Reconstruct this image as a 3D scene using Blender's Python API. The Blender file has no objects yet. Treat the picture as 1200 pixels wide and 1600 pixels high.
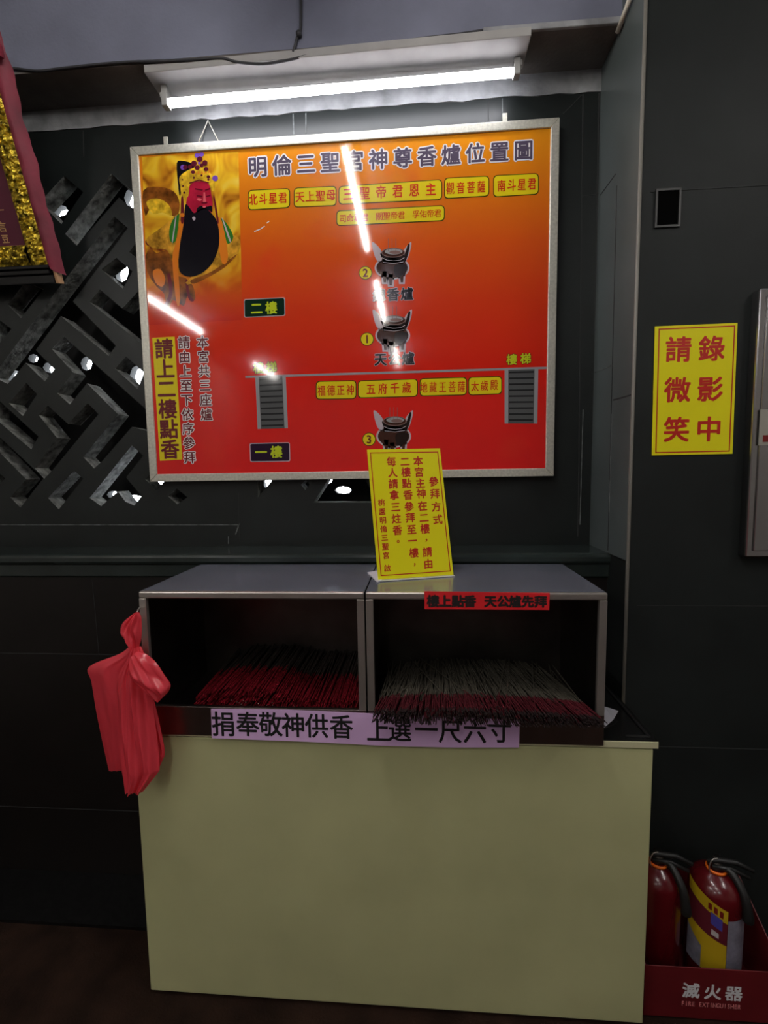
import bpy, bmesh, math, random
from mathutils import Vector as V
from mathutils.geometry import tessellate_polygon

random.seed(7)
SC = bpy.context.scene
COL = SC.collection

# ------------------------------------------------------------------ camera
FPX = 723.0688
CAM = V((-.0095, -1.8484, 1.6505))
YAW, PIT, ROL = .0721, -.0902, -.0156
_f = V((-math.sin(YAW) * math.cos(PIT), math.cos(YAW) * math.cos(PIT), math.sin(PIT)))
_r = V((math.cos(YAW), math.sin(YAW), 0))
_u = _r.cross(_f)
_R = math.cos(ROL) * _r + math.sin(ROL) * _u
_U = -math.sin(ROL) * _r + math.cos(ROL) * _u
cd = bpy.data.cameras.new('camera')
cd.sensor_fit = 'VERTICAL'
cd.sensor_height = 24
cd.lens = FPX / 1600 * 24
cd.clip_start = .02
co = bpy.data.objects.new('camera', cd)
COL.objects.link(co)
from mathutils import Matrix
co.matrix_world = Matrix(((_R.x, _U.x, -_f.x, CAM.x), (_R.y, _U.y, -_f.y, CAM.y), (_R.z, _U.z, -_f.z, CAM.z), (0, 0, 0, 1)))
SC.camera = co

# ------------------------------------------------------------------ world, exposure, light strengths
SC.view_settings.view_transform = 'Standard'
SC.view_settings.look = 'None'
SC.view_settings.gamma = 1
SC.view_settings.use_curve_mapping = False
SC.view_settings.exposure = 0.0
WORLD_STRENGTH = 18.0      # daylight outside the fretwork wall
TUBE_STRENGTH = 24.0      # the tube above the notice board
HALL_STRENGTH = 150.0      # tubes on the hall ceiling behind the photographer
w = bpy.data.worlds.new('daylight')
SC.world = w
w.use_nodes = True
w.node_tree.nodes['Background'].inputs[0].default_value = (.86, .93, 1, 1)
w.node_tree.nodes['Background'].inputs[1].default_value = WORLD_STRENGTH


def ray(px, py):
    return _f + _R * ((px - 600) / FPX) - _U * ((py - 800) / FPX)


def hit(px, py, ax, v):
    d = ray(px, py)
    return CAM + d * ((v - CAM[ax]) / d[ax])


def atY(px, py, y): return hit(px, py, 1, y)
def atZ(px, py, z): return hit(px, py, 2, z)


# ------------------------------------------------------------------ materials
def srgb(h):
    out = []
    for c in h:
        c = c / 255
        out.append(c / 12.92 if c <= .04045 else ((c + .055) / 1.055) ** 2.4)
    return (*out, 1)


def mat(name, col, rough=.5, metal=0., spec=.5, noise=None, bump=None, coat=0., emis=None, trans=0.):
    """col linear rgb; noise=(scale, amount, detail[, stretch]); bump=(scale, strength[, stretch])"""
    m = bpy.data.materials.new(name)
    m.use_nodes = True
    nt = m.node_tree
    b = nt.nodes['Principled BSDF']
    c = (*col[:3], 1)
    b.inputs['Base Color'].default_value = c
    b.inputs['Roughness'].default_value = rough
    b.inputs['Metallic'].default_value = metal
    b.inputs['Specular IOR Level'].default_value = spec
    b.inputs['Coat Weight'].default_value = coat
    b.inputs['Coat Roughness'].default_value = .08
    tc = None
    if noise or bump:
        tc = nt.nodes.new('ShaderNodeTexCoord')

    def tex(scale, detail, stretch):
        mp = nt.nodes.new('ShaderNodeMapping')
        mp.inputs['Scale'].default_value = stretch
        nt.links.new(tc.outputs['Object'], mp.inputs[0])
        n = nt.nodes.new('ShaderNodeTexNoise')
        n.inputs['Scale'].default_value = scale
        n.inputs['Detail'].default_value = detail
        nt.links.new(mp.outputs[0], n.inputs['Vector'])
        return n
    if noise:
        n = tex(noise[0], noise[2], noise[3] if len(noise) > 3 else (1, 1, 1))
        r = nt.nodes.new('ShaderNodeValToRGB')
        a = noise[1]
        r.color_ramp.elements[0].position = .3
        r.color_ramp.elements[1].position = .7
        r.color_ramp.elements[0].color = (*[max(0, x * (1 - a)) for x in c[:3]], 1)
        r.color_ramp.elements[1].color = (*[min(1, x * (1 + a)) for x in c[:3]], 1)
        nt.links.new(n.outputs['Fac'], r.inputs[0])
        nt.links.new(r.outputs[0], b.inputs['Base Color'])
    if bump:
        n = tex(bump[0], 3, bump[2] if len(bump) > 2 else (1, 1, 1))
        bp = nt.nodes.new('ShaderNodeBump')
        bp.inputs['Strength'].default_value = bump[1]
        bp.inputs['Distance'].default_value = .01
        nt.links.new(n.outputs['Fac'], bp.inputs['Height'])
        nt.links.new(bp.outputs[0], b.inputs['Normal'])
    if emis:
        b.inputs['Emission Color'].default_value = (*emis[0], 1)
        b.inputs['Emission Strength'].default_value = emis[1]
    return m


STONE = mat('polished dark green stone', (.0105, .0135, .013), .4, spec=.4, noise=(5, .25, 6), bump=(60, .02))
PILLARM = mat('dull dark stone cladding', (.0105, .013, .0125), .6, spec=.25, noise=(4, .25, 6))
STONE_SIDE = mat('lightened grey green stone tile', (.082, .098, .098), .3, noise=(3, .2, 5))  # pillar side lightened in its colour to stand for tube lamp light
STONE_LEDGE = mat('glossy green black ledge stone', (.02, .027, .025), .16, noise=(5, .25, 6))
STONE_CUT = mat('rough sawn stone', (.15, .155, .145), .8, noise=(34, .8, 6), bump=(80, .6))
STONE_LOW = mat('dark brown stone', (.0065, .0048, .004), .48, spec=.35, noise=(7, .25, 5))
GROUT = mat('pale grout', (.12, .13, .13), .8, noise=(30, .6, 4))
GROUT_DARK = mat('dull grout', (.022, .023, .023), .8)
BLACKSTONE = mat('black granite', (.006, .006, .006), .3, noise=(60, .6, 4))
PLASTER = mat('blue grey painted plaster', (.155, .164, .222), .8, noise=(4, .16, 8), bump=(90, .12))
SOFFIT = mat('stained plaster', (.12, .105, .095), .85, noise=(7, .3, 8), bump=(90, .15))
WHITEPLAS = mat('chalky white plaster', (.25, .255, .265), .85, noise=(14, .3, 8), bump=(60, .2))
BOARDPAINT = mat('painted mounting board', (.33, .32, .31), .7, noise=(9, .12, 5))
HALLWALL = mat('hall wall', (.42, .4, .37), .8)
FLOORM = mat('worn brown floor', (.022, .011, .007), .95, spec=.12, noise=(9, .45, 10), bump=(140, .3))
ALU = mat('brushed aluminium', (.62, .605, .52), .42, .5, noise=(120, .12, 2, (1, .05, 1)))
STEEL = mat('brushed stainless steel', (.56, .52, .48), .3, .82, noise=(4, .12, 4), bump=(40, .015))
STEEL_TOP = mat('bluish steel top', (.2, .215, .27), .2, .45, noise=(5, .18, 6), bump=(30, .01))  # bluish tone for the case top panels only
PINK_REFLECTOR = mat('pink reflector paint', (.5, .17, .19), .6)  # pink reflection source for the steel box, no real panelling
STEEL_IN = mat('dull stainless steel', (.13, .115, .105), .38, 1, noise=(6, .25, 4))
STEEL_LIP = mat('dull steel with floor reflection tint', (.3, .25, .23), .3, 1, noise=(5, .25, 5))  # darkened brown to stand for the floor mirrored in the lip
STEEL_PLATE = mat('polished stainless steel', (.42, .41, .42), .2, 1, noise=(3, .1, 3), bump=(5, .05))
LAMINATE = mat('olive cream laminate', (.485, .485, .25), .55, noise=(3.5, .09, 9), bump=(12, .03))
EDGEBAND = mat('cream edge band', (.55, .53, .33), .5)
GLOSSBLACK = mat('black gloss laminate', (.008, .008, .008), .2)
BLACKPL = mat('black plastic', (.01, .01, .01), .45)
PLATEBLACK = mat('black lacquer', (.006, .006, .007), .25)
TAN = mat('bare wood', (.45, .25, .12), .7)
WIREM = mat('dark cable sheath', (.03, .03, .035), .6)
CONDUIT = mat('cream pvc conduit', (.6, .57, .48), .5)
TRIMM = mat('dull corner bead', (.17, .16, .14), .5)
SOCKET = mat('grey lamp holder', (.35, .35, .34), .6)
TUBE = mat('lit fluorescent tube', (1, 1, 1), .4, emis=((.93, .93, 1), TUBE_STRENGTH))
HALLTUBE = mat('lit hall tube', (1, 1, 1), .4, emis=((1, .96, .9), HALL_STRENGTH))
OUTDARK = mat('black sky screen', (.004, .004, .0038), .9, noise=(9, .5, 6))  # near black so the added screen reads as darkness beyond the openings
YELLOW = mat('bright yellow card', (.8, .74, .006), .3)
SIGNRED = mat('sign red ink', (.5, .012, .008), .4)
ACRYL = mat('clear acrylic', (.55, .55, .55), .1)
PINK = mat('pink lilac paper', (.74, .48, .8), .8)
INK = mat('black ink', (.004, .004, .004), .7)
REDLABEL = mat('red sticker', (.68, .014, .02), .5)
DARKRED = mat('dark red letter edge', (.16, .004, .004), .5)
PAPER = mat('white paper', (.6, .6, .66), .8)
EXRED = mat('red enamel', (.1, .003, .006), .25, coat=.4)
TRAYRED = mat('dull red painted steel', (.13, .008, .011), .45, noise=(6, .2, 5))
WHITEPAINT = mat('white paint', (.72, .72, .74), .6)
PINKPAINT = mat('worn pink paint', (.62, .2, .2), .7, noise=(90, .4, 3))
ORANGE = mat('orange plastic ring', (.85, .16, .01), .4)
LABY = mat('yellow label', (.5, .34, .008), .5)
LABS = mat('silver label', (.24, .23, .29), .45, .2, noise=(35, .3, 5))
LABR = mat('dark red label', (.12, .01, .02), .5)
LABB = mat('blue label print', (.06, .05, .3), .5)
LABW = mat('white label print', (.5, .45, .45), .5)
MAROON = mat('maroon velvet', (.085, .006, .022), .7)
RIBBON = mat('crimson cloth', (.17, .01, .028), .65, noise=(10, .3, 4), bump=(14, .3))
GOLD = mat('gold foil scrollwork', (.6, .37, .035), .3, .8, noise=(50, .95, 3), bump=(55, 1.0))
GOLDINK = mat('gold lettering', (.6, .35, .14), .4, .4)
SALMON = mat('dusty steel label', (.3, .29, .25), .5)
# incense
STICKRED = mat('red dyed bamboo', (.1, .007, .014), .6, noise=(60, .4, 2))
STICKRED2 = mat('bright red dyed bamboo', (.21, .007, .016), .4, noise=(70, .8, 2))
STICKTAN = mat('incense paste', (.07, .06, .043), .85, noise=(80, .3, 2))
STICKDARK = mat('dark incense paste', (.03, .022, .018), .6)
STICKEND = mat('shadow dark stick end', (.02, .008, .008), .8)  # butt ends coloured dark to imitate the shadow on them
STICKTIP = mat('pale cut bamboo', (.42, .36, .3), .7)
# board inks
INKW = mat('white print', (.8, .78, .78), .07)
INKP = mat('grey purple print', (.09, .07, .11), .07)
INKK = mat('black print', (.006, .005, .008), .07)
INKY = mat('yellow print', (.75, .62, .01), .07)
INKDG = mat('dark olive print', (.05, .05, .005), .07)
INKR = mat('red print', (.6, .03, .01), .07)
INKMAR = mat('maroon print', (.14, .012, .018), .07)
INKGREEN = mat('dark green print', (.002, .022, .01), .07)
INKPUR = mat('dark purple print', (.018, .004, .024), .07)
INKLIME = mat('lime print', (.5, .6, .02), .07)
INKGREY = mat('grey print', (.3, .3, .31), .07)
INKGREYD = mat('mid grey print', (.085, .088, .09), .07)
INKSTEP = mat('dark grey print', (.02, .02, .022), .07)
INKB1 = mat('brown print', (.045, .014, .009), .07)
INKB2 = mat('dark brown print', (.014, .006, .005), .07)
INKB3 = mat('light brown print', (.2, .12, .11), .07)
INKLIL = mat('pale lilac print', (.5, .42, .46), .07)
FACE = mat('crimson face print', (.42, .012, .04), .07, noise=(14, .35, 3))
FACED = mat('dark crimson print', (.12, .004, .015), .07)
FACEL = mat('pink highlight print', (.7, .12, .14), .07)
HATG = mat('gold hat print', (.72, .42, .02), .07, noise=(45, .5, 4))
POM = mat('plum pompom print', (.09, .008, .02), .07)
VIO = mat('violet print', (.17, .07, .42), .07)
STRAP = mat('orange sash print', (.72, .2, .015), .07)
GRN = mat('green stripe print', (.03, .17, .02), .07)
ROBE = mat('golden robe print', (.5, .24, .02), .07, noise=(32, .65, 4))
ROBED = mat('brown robe print', (.2, .06, .008), .07, noise=(25, .8, 4))


def plastic_red():
    m = mat('thin red plastic film', (.95, .075, .105), .2, spec=.7, noise=(9, .22, 4, (1, 1, .25)), bump=(16, .45, (1, 1, .5)))
    nt = m.node_tree
    b = nt.nodes['Principled BSDF']
    tr = nt.nodes.new('ShaderNodeBsdfTranslucent')
    tr.inputs[0].default_value = (1, .1, .12, 1)
    mx = nt.nodes.new('ShaderNodeMixShader')
    mx.inputs[0].default_value = .35
    nt.links.new(b.outputs[0], mx.inputs[1])
    nt.links.new(tr.outputs[0], mx.inputs[2])
    nt.links.new(mx.outputs[0], nt.nodes['Material Output'].inputs[0])
    return m


BAG = plastic_red()


def ramp_node(nt, src, stops):
    r = nt.nodes.new('ShaderNodeValToRGB')
    e = r.color_ramp.elements
    while len(e) < len(stops):
        e.new(.5)
    for k, (p, c) in enumerate(stops):
        e[k].position = p
        e[k].color = (*c[:3], 1)
    nt.links.new(src, r.inputs[0])
    return r


def board_print():
    """printed background of the board: amber at the top running into red"""
    m = mat('glossy printed vinyl', (.6, .1, .01), .06, bump=(45, .006, (.3, 1, 1.6)))
    nt = m.node_tree
    b = nt.nodes['Principled BSDF']
    g = nt.nodes.new('ShaderNodeTexCoord')
    sx = nt.nodes.new('ShaderNodeSeparateXYZ')
    nt.links.new(g.outputs['Generated'], sx.inputs[0])
    r = ramp_node(nt, sx.outputs['Z'], [(0, (.68, .014, .014)), (.3, (.68, .018, .01)), (.52, (.66, .045, .01)), (.68, (.68, .09, .008)), (.82, (.7, .17, .006)), (1, (.74, .28, .008))])
    n = nt.nodes.new('ShaderNodeTexNoise')
    n.inputs['Scale'].default_value = 5
    nt.links.new(g.outputs['Object'], n.inputs['Vector'])
    mm = nt.nodes.new('ShaderNodeMixRGB')
    mm.blend_type = 'MIX'
    mm.inputs[2].default_value = (.72, .03, .015, 1)
    rr = ramp_node(nt, n.outputs['Fac'], [(.58, (0, 0, 0)), (.75, (.45, .45, .45))])
    nt.links.new(rr.outputs[0], mm.inputs[0])
    nt.links.new(r.outputs[0], mm.inputs[1])
    nt.links.new(mm.outputs[0], b.inputs['Base Color'])
    return m


def portrait_bg():
    m = mat('printed golden clouds', (.6, .3, .02), .06)
    nt = m.node_tree
    b = nt.nodes['Principled BSDF']
    g = nt.nodes.new('ShaderNodeTexCoord')
    sx = nt.nodes.new('ShaderNodeSeparateXYZ')
    nt.links.new(g.outputs['Generated'], sx.inputs[0])
    n = nt.nodes.new('ShaderNodeTexNoise')
    n.inputs['Scale'].default_value = 7
    n.inputs['Detail'].default_value = 2
    n.inputs['Distortion'].default_value = 1.6
    nt.links.new(g.outputs['Object'], n.inputs['Vector'])
    c = ramp_node(nt, n.outputs['Fac'], [(.3, (.16, .03, .004)), (.42, (.55, .22, .01)), (.55, (.8, .48, .02)), (.7, (.85, .62, .09))])
    f = ramp_node(nt, sx.outputs['Z'], [(0, (1, 1, 1)), (.16, (1, 1, 1)), (.42, (0, 0, 0))])
    mm = nt.nodes.new('ShaderNodeMixRGB')
    mm.inputs[2].default_value = (.62, .1, .008, 1)
    rr = ramp_node(nt, sx.outputs['Z'], [(0, (.6, .025, .01)), (.3, (.62, .12, .008))])
    nt.links.new(rr.outputs[0], mm.inputs[2])
    nt.links.new(f.outputs[0], mm.inputs[0])
    nt.links.new(c.outputs[0], mm.inputs[1])
    nt.links.new(mm.outputs[0], b.inputs['Base Color'])
    return m


BOARDPRINT = board_print()
PORTRAIT = portrait_bg()

# ------------------------------------------------------------------ builders
ORG = {}


def tag(o, label=None, cat=None, group=None, kind=None):
    if label: o['label'] = label
    if cat: o['category'] = cat
    if group: o['group'] = group
    if kind: o['kind'] = kind
    return o


def thing(name, loc, label, cat, group=None):
    o = bpy.data.objects.new(name, None)
    o.empty_display_size = .05
    COL.objects.link(o)
    o.location = loc
    ORG[o.name] = V(loc)
    return tag(o, label, cat, group)


class MB:
    def __init__(s):
        s.v, s.f, s.mi, s.mats, s.sm = [], [], [], [], []

    def m(s, mat):
        if mat not in s.mats: s.mats.append(mat)
        return s.mats.index(mat)

    def add(s, vs, fs, mat, smooth=False):
        k = len(s.v)
        i = s.m(mat)
        s.v += [V(x) for x in vs]
        for f in fs:
            s.f.append([k + a for a in f])
            s.mi.append(i)
            s.sm.append(smooth)
        return s

    def box(s, a, b, mat):
        x0, y0, z0 = a
        x1, y1, z1 = b
        return s.add([(x0, y0, z0), (x1, y0, z0), (x1, y1, z0), (x0, y1, z0), (x0, y0, z1), (x1, y0, z1), (x1, y1, z1), (x0, y1, z1)],
                     [(3, 2, 1, 0), (4, 5, 6, 7), (0, 1, 5, 4), (1, 2, 6, 5), (2, 3, 7, 6), (3, 0, 4, 7)], mat)

    def hexa(s, p, mat):  # eight points ordered as in box
        return s.add(p, [(3, 2, 1, 0), (4, 5, 6, 7), (0, 1, 5, 4), (1, 2, 6, 5), (2, 3, 7, 6), (3, 0, 4, 7)], mat)

    def quad(s, p, mat):
        return s.add(p, [tuple(range(len(p)))], mat)

    def tube(s, pts, rad, mat, n=10, caps=True, flat=None):
        pts = [V(p) for p in pts]
        rs = rad if isinstance(rad, (list, tuple)) else [rad] * len(pts)
        ref = None
        vs, fs = [], []
        for i, p in enumerate(pts):
            t = (pts[min(i + 1, len(pts) - 1)] - pts[max(i - 1, 0)]).normalized()
            if ref is None:
                ref = V((0, 0, 1)) if abs(t.z) < .9 else V((0, 1, 0))
            a = (ref - t * ref.dot(t)).normalized()
            b = t.cross(a)
            ref = a
            for k in range(n):
                th = 2 * math.pi * k / n
                vs.append(p + a * math.cos(th) * rs[i] + b * math.sin(th) * rs[i] * (flat or 1))
        for i in range(len(pts) - 1):
            for k in range(n):
                fs.append((i * n + k, i * n + (k + 1) % n, (i + 1) * n + (k + 1) % n, (i + 1) * n + k))
        if caps:
            fs.append(tuple(range(n))[::-1])
            fs.append(tuple((len(pts) - 1) * n + k for k in range(n)))
        return s.add(vs, fs, mat, True)

    def lathe(s, prof, c, mat, n=32, a0=0, a1=2 * math.pi, tilt=(0, 0)):
        full = abs(a1 - a0 - 2 * math.pi) < 1e-6
        cols = n if full else n + 1
        vs, fs = [], []
        for r, z in prof:
            for k in range(cols):
                th = a0 + (a1 - a0) * k / n
                vs.append((c[0] + r * math.cos(th) + tilt[0] * z, c[1] + r * math.sin(th) + tilt[1] * z, c[2] + z))
        for i in range(len(prof) - 1):
            for k in range(n):
                k2 = (k + 1) % cols
                fs.append((i * cols + k, i * cols + k2, (i + 1) * cols + k2, (i + 1) * cols + k))
        return s.add(vs, fs, mat, True)

    def rings(s, rings, mat, caps=True):
        n = len(rings[0])
        vs = [p for r in rings for p in r]
        fs = [(i * n + k, i * n + (k + 1) % n, (i + 1) * n + (k + 1) % n, (i + 1) * n + k) for i in range(len(rings) - 1) for k in range(n)]
        if caps:
            fs.append(tuple(range(n))[::-1])
            fs.append(tuple((len(rings) - 1) * n + k for k in range(n)))
        return s.add(vs, fs, mat, True)

    def build(s, name, parent=None, label=None, bevel=0, kind=None, recalc=True):
        me = bpy.data.meshes.new(name)
        org = ORG.get(parent.name, V((0, 0, 0))) if parent else V((0, 0, 0))
        me.from_pydata([tuple(x - org) for x in s.v], [], s.f)
        for mt in s.mats: me.materials.append(mt)
        me.polygons.foreach_set('material_index', s.mi)
        me.polygons.foreach_set('use_smooth', s.sm)
        if recalc:
            bm = bmesh.new()
            bm.from_mesh(me)
            bmesh.ops.recalc_face_normals(bm, faces=bm.faces)
            bm.to_mesh(me)
            bm.free()
        me.update()
        o = bpy.data.objects.new(name, me)
        COL.objects.link(o)
        if parent:
            o.parent = parent
            ORG[o.name] = org
        if bevel:
            md = o.modifiers.new('bevel', 'BEVEL')
            md.width = bevel
            md.segments = 2
            md.limit_method = 'ANGLE'
            md.angle_limit = math.radians(40)
        if label: o['label'] = label
        if kind: o['kind'] = kind
        return o


# ------------------------------------------------------------------ lettering
_tc = bpy.data.curves.new('glyph', 'FONT')
_tc.size = 1
_tc.resolution_u = 3
_to = bpy.data.objects.new('glyph', _tc)
COL.objects.link(_to)
_gc = {}


def glyph(ch):
    if ch not in _gc:
        _tc.body = ch
        dg = bpy.context.evaluated_depsgraph_get()
        dg.update()
        e = _to.evaluated_get(dg)
        m = e.to_mesh()
        vs = [(v.co.x, v.co.y) for v in m.vertices]
        fs = [tuple(p.vertices) for p in m.polygons]
        e.to_mesh_clear()
        if ord(ch) > 0x2e00:
            c = (.5, .355)
        else:
            c = ((min(v[0] for v in vs) + max(v[0] for v in vs)) / 2, .345) if vs else (0, 0)
        _gc[ch] = ([(x - c[0], y - c[1]) for x, y in vs], fs)
    return _gc[ch]


class Plane:
    """a flat printed face standing in the place: origin, right, up, normal towards the viewer"""
    def __init__(s, o, u, v):
        s.o = V(o)
        s.u = V(u).normalized()
        s.n = s.u.cross(V(v)).normalized()
        s.v = s.n.cross(s.u).normalized()

    def P(s, px, py):
        d = ray(px, py)
        t = (s.o - CAM).dot(s.n) / d.dot(s.n)
        q = CAM + d * t - s.o
        return (q.dot(s.u), q.dot(s.v))

    def W(s, u, v, h=0): return s.o + s.u * u + s.v * v + s.n * h

    def px(s, px, py):  # metres per pixel near here
        a = s.P(px - 2, py)
        b = s.P(px + 2, py)
        return abs(b[0] - a[0]) / 4

    def poly(s, mb, pts, h, mat, uv=False):
        q = pts if uv else [s.P(*p) for p in pts]
        tris = tessellate_polygon([[V((a, b, 0)) for a, b in q]])
        mb.add([s.W(a, b, h) for a, b in q], [tuple(t) for t in tris], mat)

    def line(s, mb, pts, wpx, h, mat, closed=False):
        q = [V(s.P(*p)) for p in pts]
        hw = wpx * s.px(*pts[0]) / 2
        n = len(q)
        for i in range(n if closed else n - 1):
            a, b = q[i], q[(i + 1) % n]
            d = (b - a).normalized()
            p = V((-d.y, d.x)) * hw
            a2, b2 = a - d * hw, b + d * hw
            s.poly(mb, [tuple(a2 + p), tuple(a2 - p), tuple(b2 - p), tuple(b2 + p)], h, mat, True)

    def rrect(s, pts, r, k=5):
        """rounded outline through four pixel corners TL TR BR BL -> uv points"""
        q = [V(s.P(*p)) for p in pts]
        out = []
        for i in range(4):
            a, b, c = q[i - 1], q[i], q[(i + 1) % 4]
            d1 = (a - b).normalized()
            d2 = (c - b).normalized()
            for j in range(k + 1):
                t = j / k
                p = (1 - t) ** 2 * (b + d1 * r) + 2 * t * (1 - t) * b + t * t * (b + d2 * r)
                out.append(tuple(p))
        return out

    def char(s, mb, ch, px, py, size, h, mat, bold=0., wide=1., halo=None, rot=0.):
        """size and bold in pixels of the photograph; halo = (material, width px)"""
        k = s.px(px, py)
        vs, fs = glyph(ch)
        cu, cv = s.P(px, py)
        sz = size * k
        cr, sr = math.cos(rot), math.sin(rot)

        def put(du, dv, hh, mt):
            mb.add([s.W(cu + (x * cr * wide - y * sr) * sz + du, cv + (x * sr * wide + y * cr) * sz + dv, hh) for x, y in vs], fs, mt)
        e = .00005   # every overprint lies its own hair above the last
        if halo:
            for a in range(8):
                put(math.cos(a * math.pi / 4) * halo[1] * k, math.sin(a * math.pi / 4) * halo[1] * k, h, halo[0])
                h += e
        put(0, 0, h, mat)
        if bold:
            for a in range(4):
                h += e
                put(math.cos(a * math.pi / 2 + .6) * bold * k, math.sin(a * math.pi / 2 + .6) * bold * k, h, mat)

    def row(s, mb, text, p0, p1, size, h, mat, **kw):
        n = len(text)
        for i, ch in enumerate(text):
            if ch == ' ': continue
            t = i / max(1, n - 1)
            s.char(mb, ch, p0[0] + (p1[0] - p0[0]) * t, p0[1] + (p1[1] - p0[1]) * t, size, h, mat, **kw)


def smooth(pts, n=4):
    m = len(pts)
    out = []
    for i in range(m):
        p0, p1, p2, p3 = [V(pts[(i + k) % m]) for k in (-1, 0, 1, 2)]
        for j in range(n):
            t = j / n
            out.append(tuple(.5 * (2 * p1 + (p2 - p0) * t + (2 * p0 - 5 * p1 + 4 * p2 - p3) * t * t + (3 * p1 - p0 - 3 * p2 + p3) * t ** 3)))
    return out


def circle(cx, cy, r, ry=None, n=24):
    return [(cx + r * math.cos(2 * math.pi * k / n), cy + (ry or r) * math.sin(2 * math.pi * k / n)) for k in range(n)]


def catmull(pts, n=6):
    pts = [V(p) for p in pts]
    q = [pts[0]] + pts + [pts[-1]]
    out = []
    for i in range(1, len(q) - 2):
        p0, p1, p2, p3 = q[i - 1:i + 3]
        for j in range(n):
            t = j / n
            out.append(.5 * (2 * p1 + (p2 - p0) * t + (2 * p0 - 5 * p1 + 4 * p2 - p3) * t * t + (3 * p1 - p0 - 3 * p2 + p3) * t ** 3))
    out.append(pts[-1])
    return out


# ================================================================== SETTING
PX = .667       # side face of the pillar
PYF = -.325     # front face of the pillar
SHZ = 1.3465    # top of the stone ledge
SOFZ = 3.07     # underside of the beam
BEAMY = -.167
CEIL = 3.42

MB().box((-3.4, -7.8, -.1), (3.4, .95, 0), FLOORM).build('floor', kind='structure')
MB().box((-3.4, -7.8, CEIL), (3.4, .26, CEIL + .1), PLASTER).build('ceiling', kind='structure')
MB().box((-3.4, -7.8, 0), (-3.3, .26, CEIL), HALLWALL).build('wall_left', kind='structure')
MB().box((-3.3, -7.8, 0), (3.3, -7.7, CEIL), HALLWALL).build('wall_rear', kind='structure')
MB().box((-3.3, -7.7, 0), (3.3, -7.69, 1.05), PINK_REFLECTOR).build('pink_reflector', kind='structure')  # unseen pink band added so the steel box reflects pink
MB().box((3.3, -7.8, 0), (3.4, .12, CEIL), HALLWALL).build('wall_right', kind='structure')

# fretwork wall: one slab with the openings cut through, traced at its own distance
HOLES = [
    [(174, 271), (240, 325), (240, 358), (186, 308.5), (120, 383.5), (102, 365.5)],
    [(178, 338), (200, 356), (114, 471), (181, 540), (170, 556), (95, 494), (56, 547), (85, 577), (70, 596), (40, 567), (12, 600), (-12, 588), (0, 572), (87, 456)],
    [(182, 403), (207, 424), (192, 451), (158, 421)],
    [(202, 394), (225, 362), (245, 380), (222, 413)],
    [(156, 452), (191, 482), (217, 454), (250, 482), (250, 560), (140, 472)],
    [(197, 557), (225, 582), (215, 608), (180, 576)],
    [(100, 526), (240, 650), (240, 676), (206, 667), (160, 720), (147, 732), (130, 714), (184, 647), (136, 599), (109, 632), (89, 614), (114, 582), (81, 545)],
    [(41, 598), (58, 616), (36, 650), (14, 630)],
    [(75, 634), (106, 662), (137, 630), (154, 647), (80, 737), (69, 748), (54, 731), (89, 684), (60, 648)],
    [(116, 735), (130, 748), (92, 796), (75, 778)],
    [(-10, 674), (68, 747), (32, 793), (16, 777), (41, 749), (-10, 697)],
    [(-10, 618), (60, 682), (49, 702), (-10, 652)],
    [(-12, 728), (8, 748), (-10, 765)],
    [(206, 696), (224, 712), (197, 746), (221, 775), (210, 790), (196, 784), (184, 768), (166, 784), (158, 791), (140, 778)],
    [(227, 749), (250, 725), (262, 745), (245, 767)],
    [(276, 763), (293, 777), (277, 788), (262, 775)],
    [(403, 735), (424, 730), (424, 752), (403, 777)],
    [(490, 785), (525, 730), (560, 730), (590, 785)],
    [(470, 757), (478, 750), (484, 757), (477, 766)],
    [(12, 476), (40, 440), (68, 452), (33, 497)],
    [(-14, 490), (18, 514), (-12, 550)],
    [(62, 316), (100, 275), (130, 300), (96, 350)],
]
SLAB = .075
cu = bpy.data.curves.new('wall_back', 'CURVE')
cu.dimensions = '2D'
cu.fill_mode = 'BOTH'
cu.extrude = SLAB / 2


def spline(pts):
    sp = cu.splines.new('POLY')
    sp.points.add(len(pts) - 1)
    for p, q in zip(sp.points, pts): p.co = (q[0], q[1], 0, 1)
    sp.use_cyclic_u = True


spline([(-3.3, 1.2), (PX + .05, 1.2), (PX + .05, CEIL), (-3.3, CEIL)])
for h in HOLES:
    q = [atY(x, y, 0) for x, y in h]
    spline([(p.x, p.z) for p in q])
_co = bpy.data.objects.new('tmp', cu)
COL.objects.link(_co)
dg = bpy.context.evaluated_depsgraph_get()
dg.update()
me = bpy.data.meshes.new_from_object(_co.evaluated_get(dg))
bpy.data.objects.remove(_co)
for v in me.vertices:   # curve x, y, z -> wall x, z, depth (front face at Y = 0)
    x, y, z = v.co
    v.co = (x, SLAB / 2 - z, y)
me.materials.clear()
me.materials.append(STONE)
me.materials.append(STONE_CUT)
bm = bmesh.new()
bm.from_mesh(me)
bmesh.ops.remove_doubles(bm, verts=bm.verts, dist=1e-5)
bmesh.ops.recalc_face_normals(bm, faces=bm.faces)
for f in bm.faces:
    f.smooth = False
    f.material_index = 0 if abs(f.normal.y) > .7 else 1
bm.to_mesh(me)
bm.free()
ob = bpy.data.objects.new('wall_back', me)
COL.objects.link(ob)
tag(ob, kind='structure')

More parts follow.
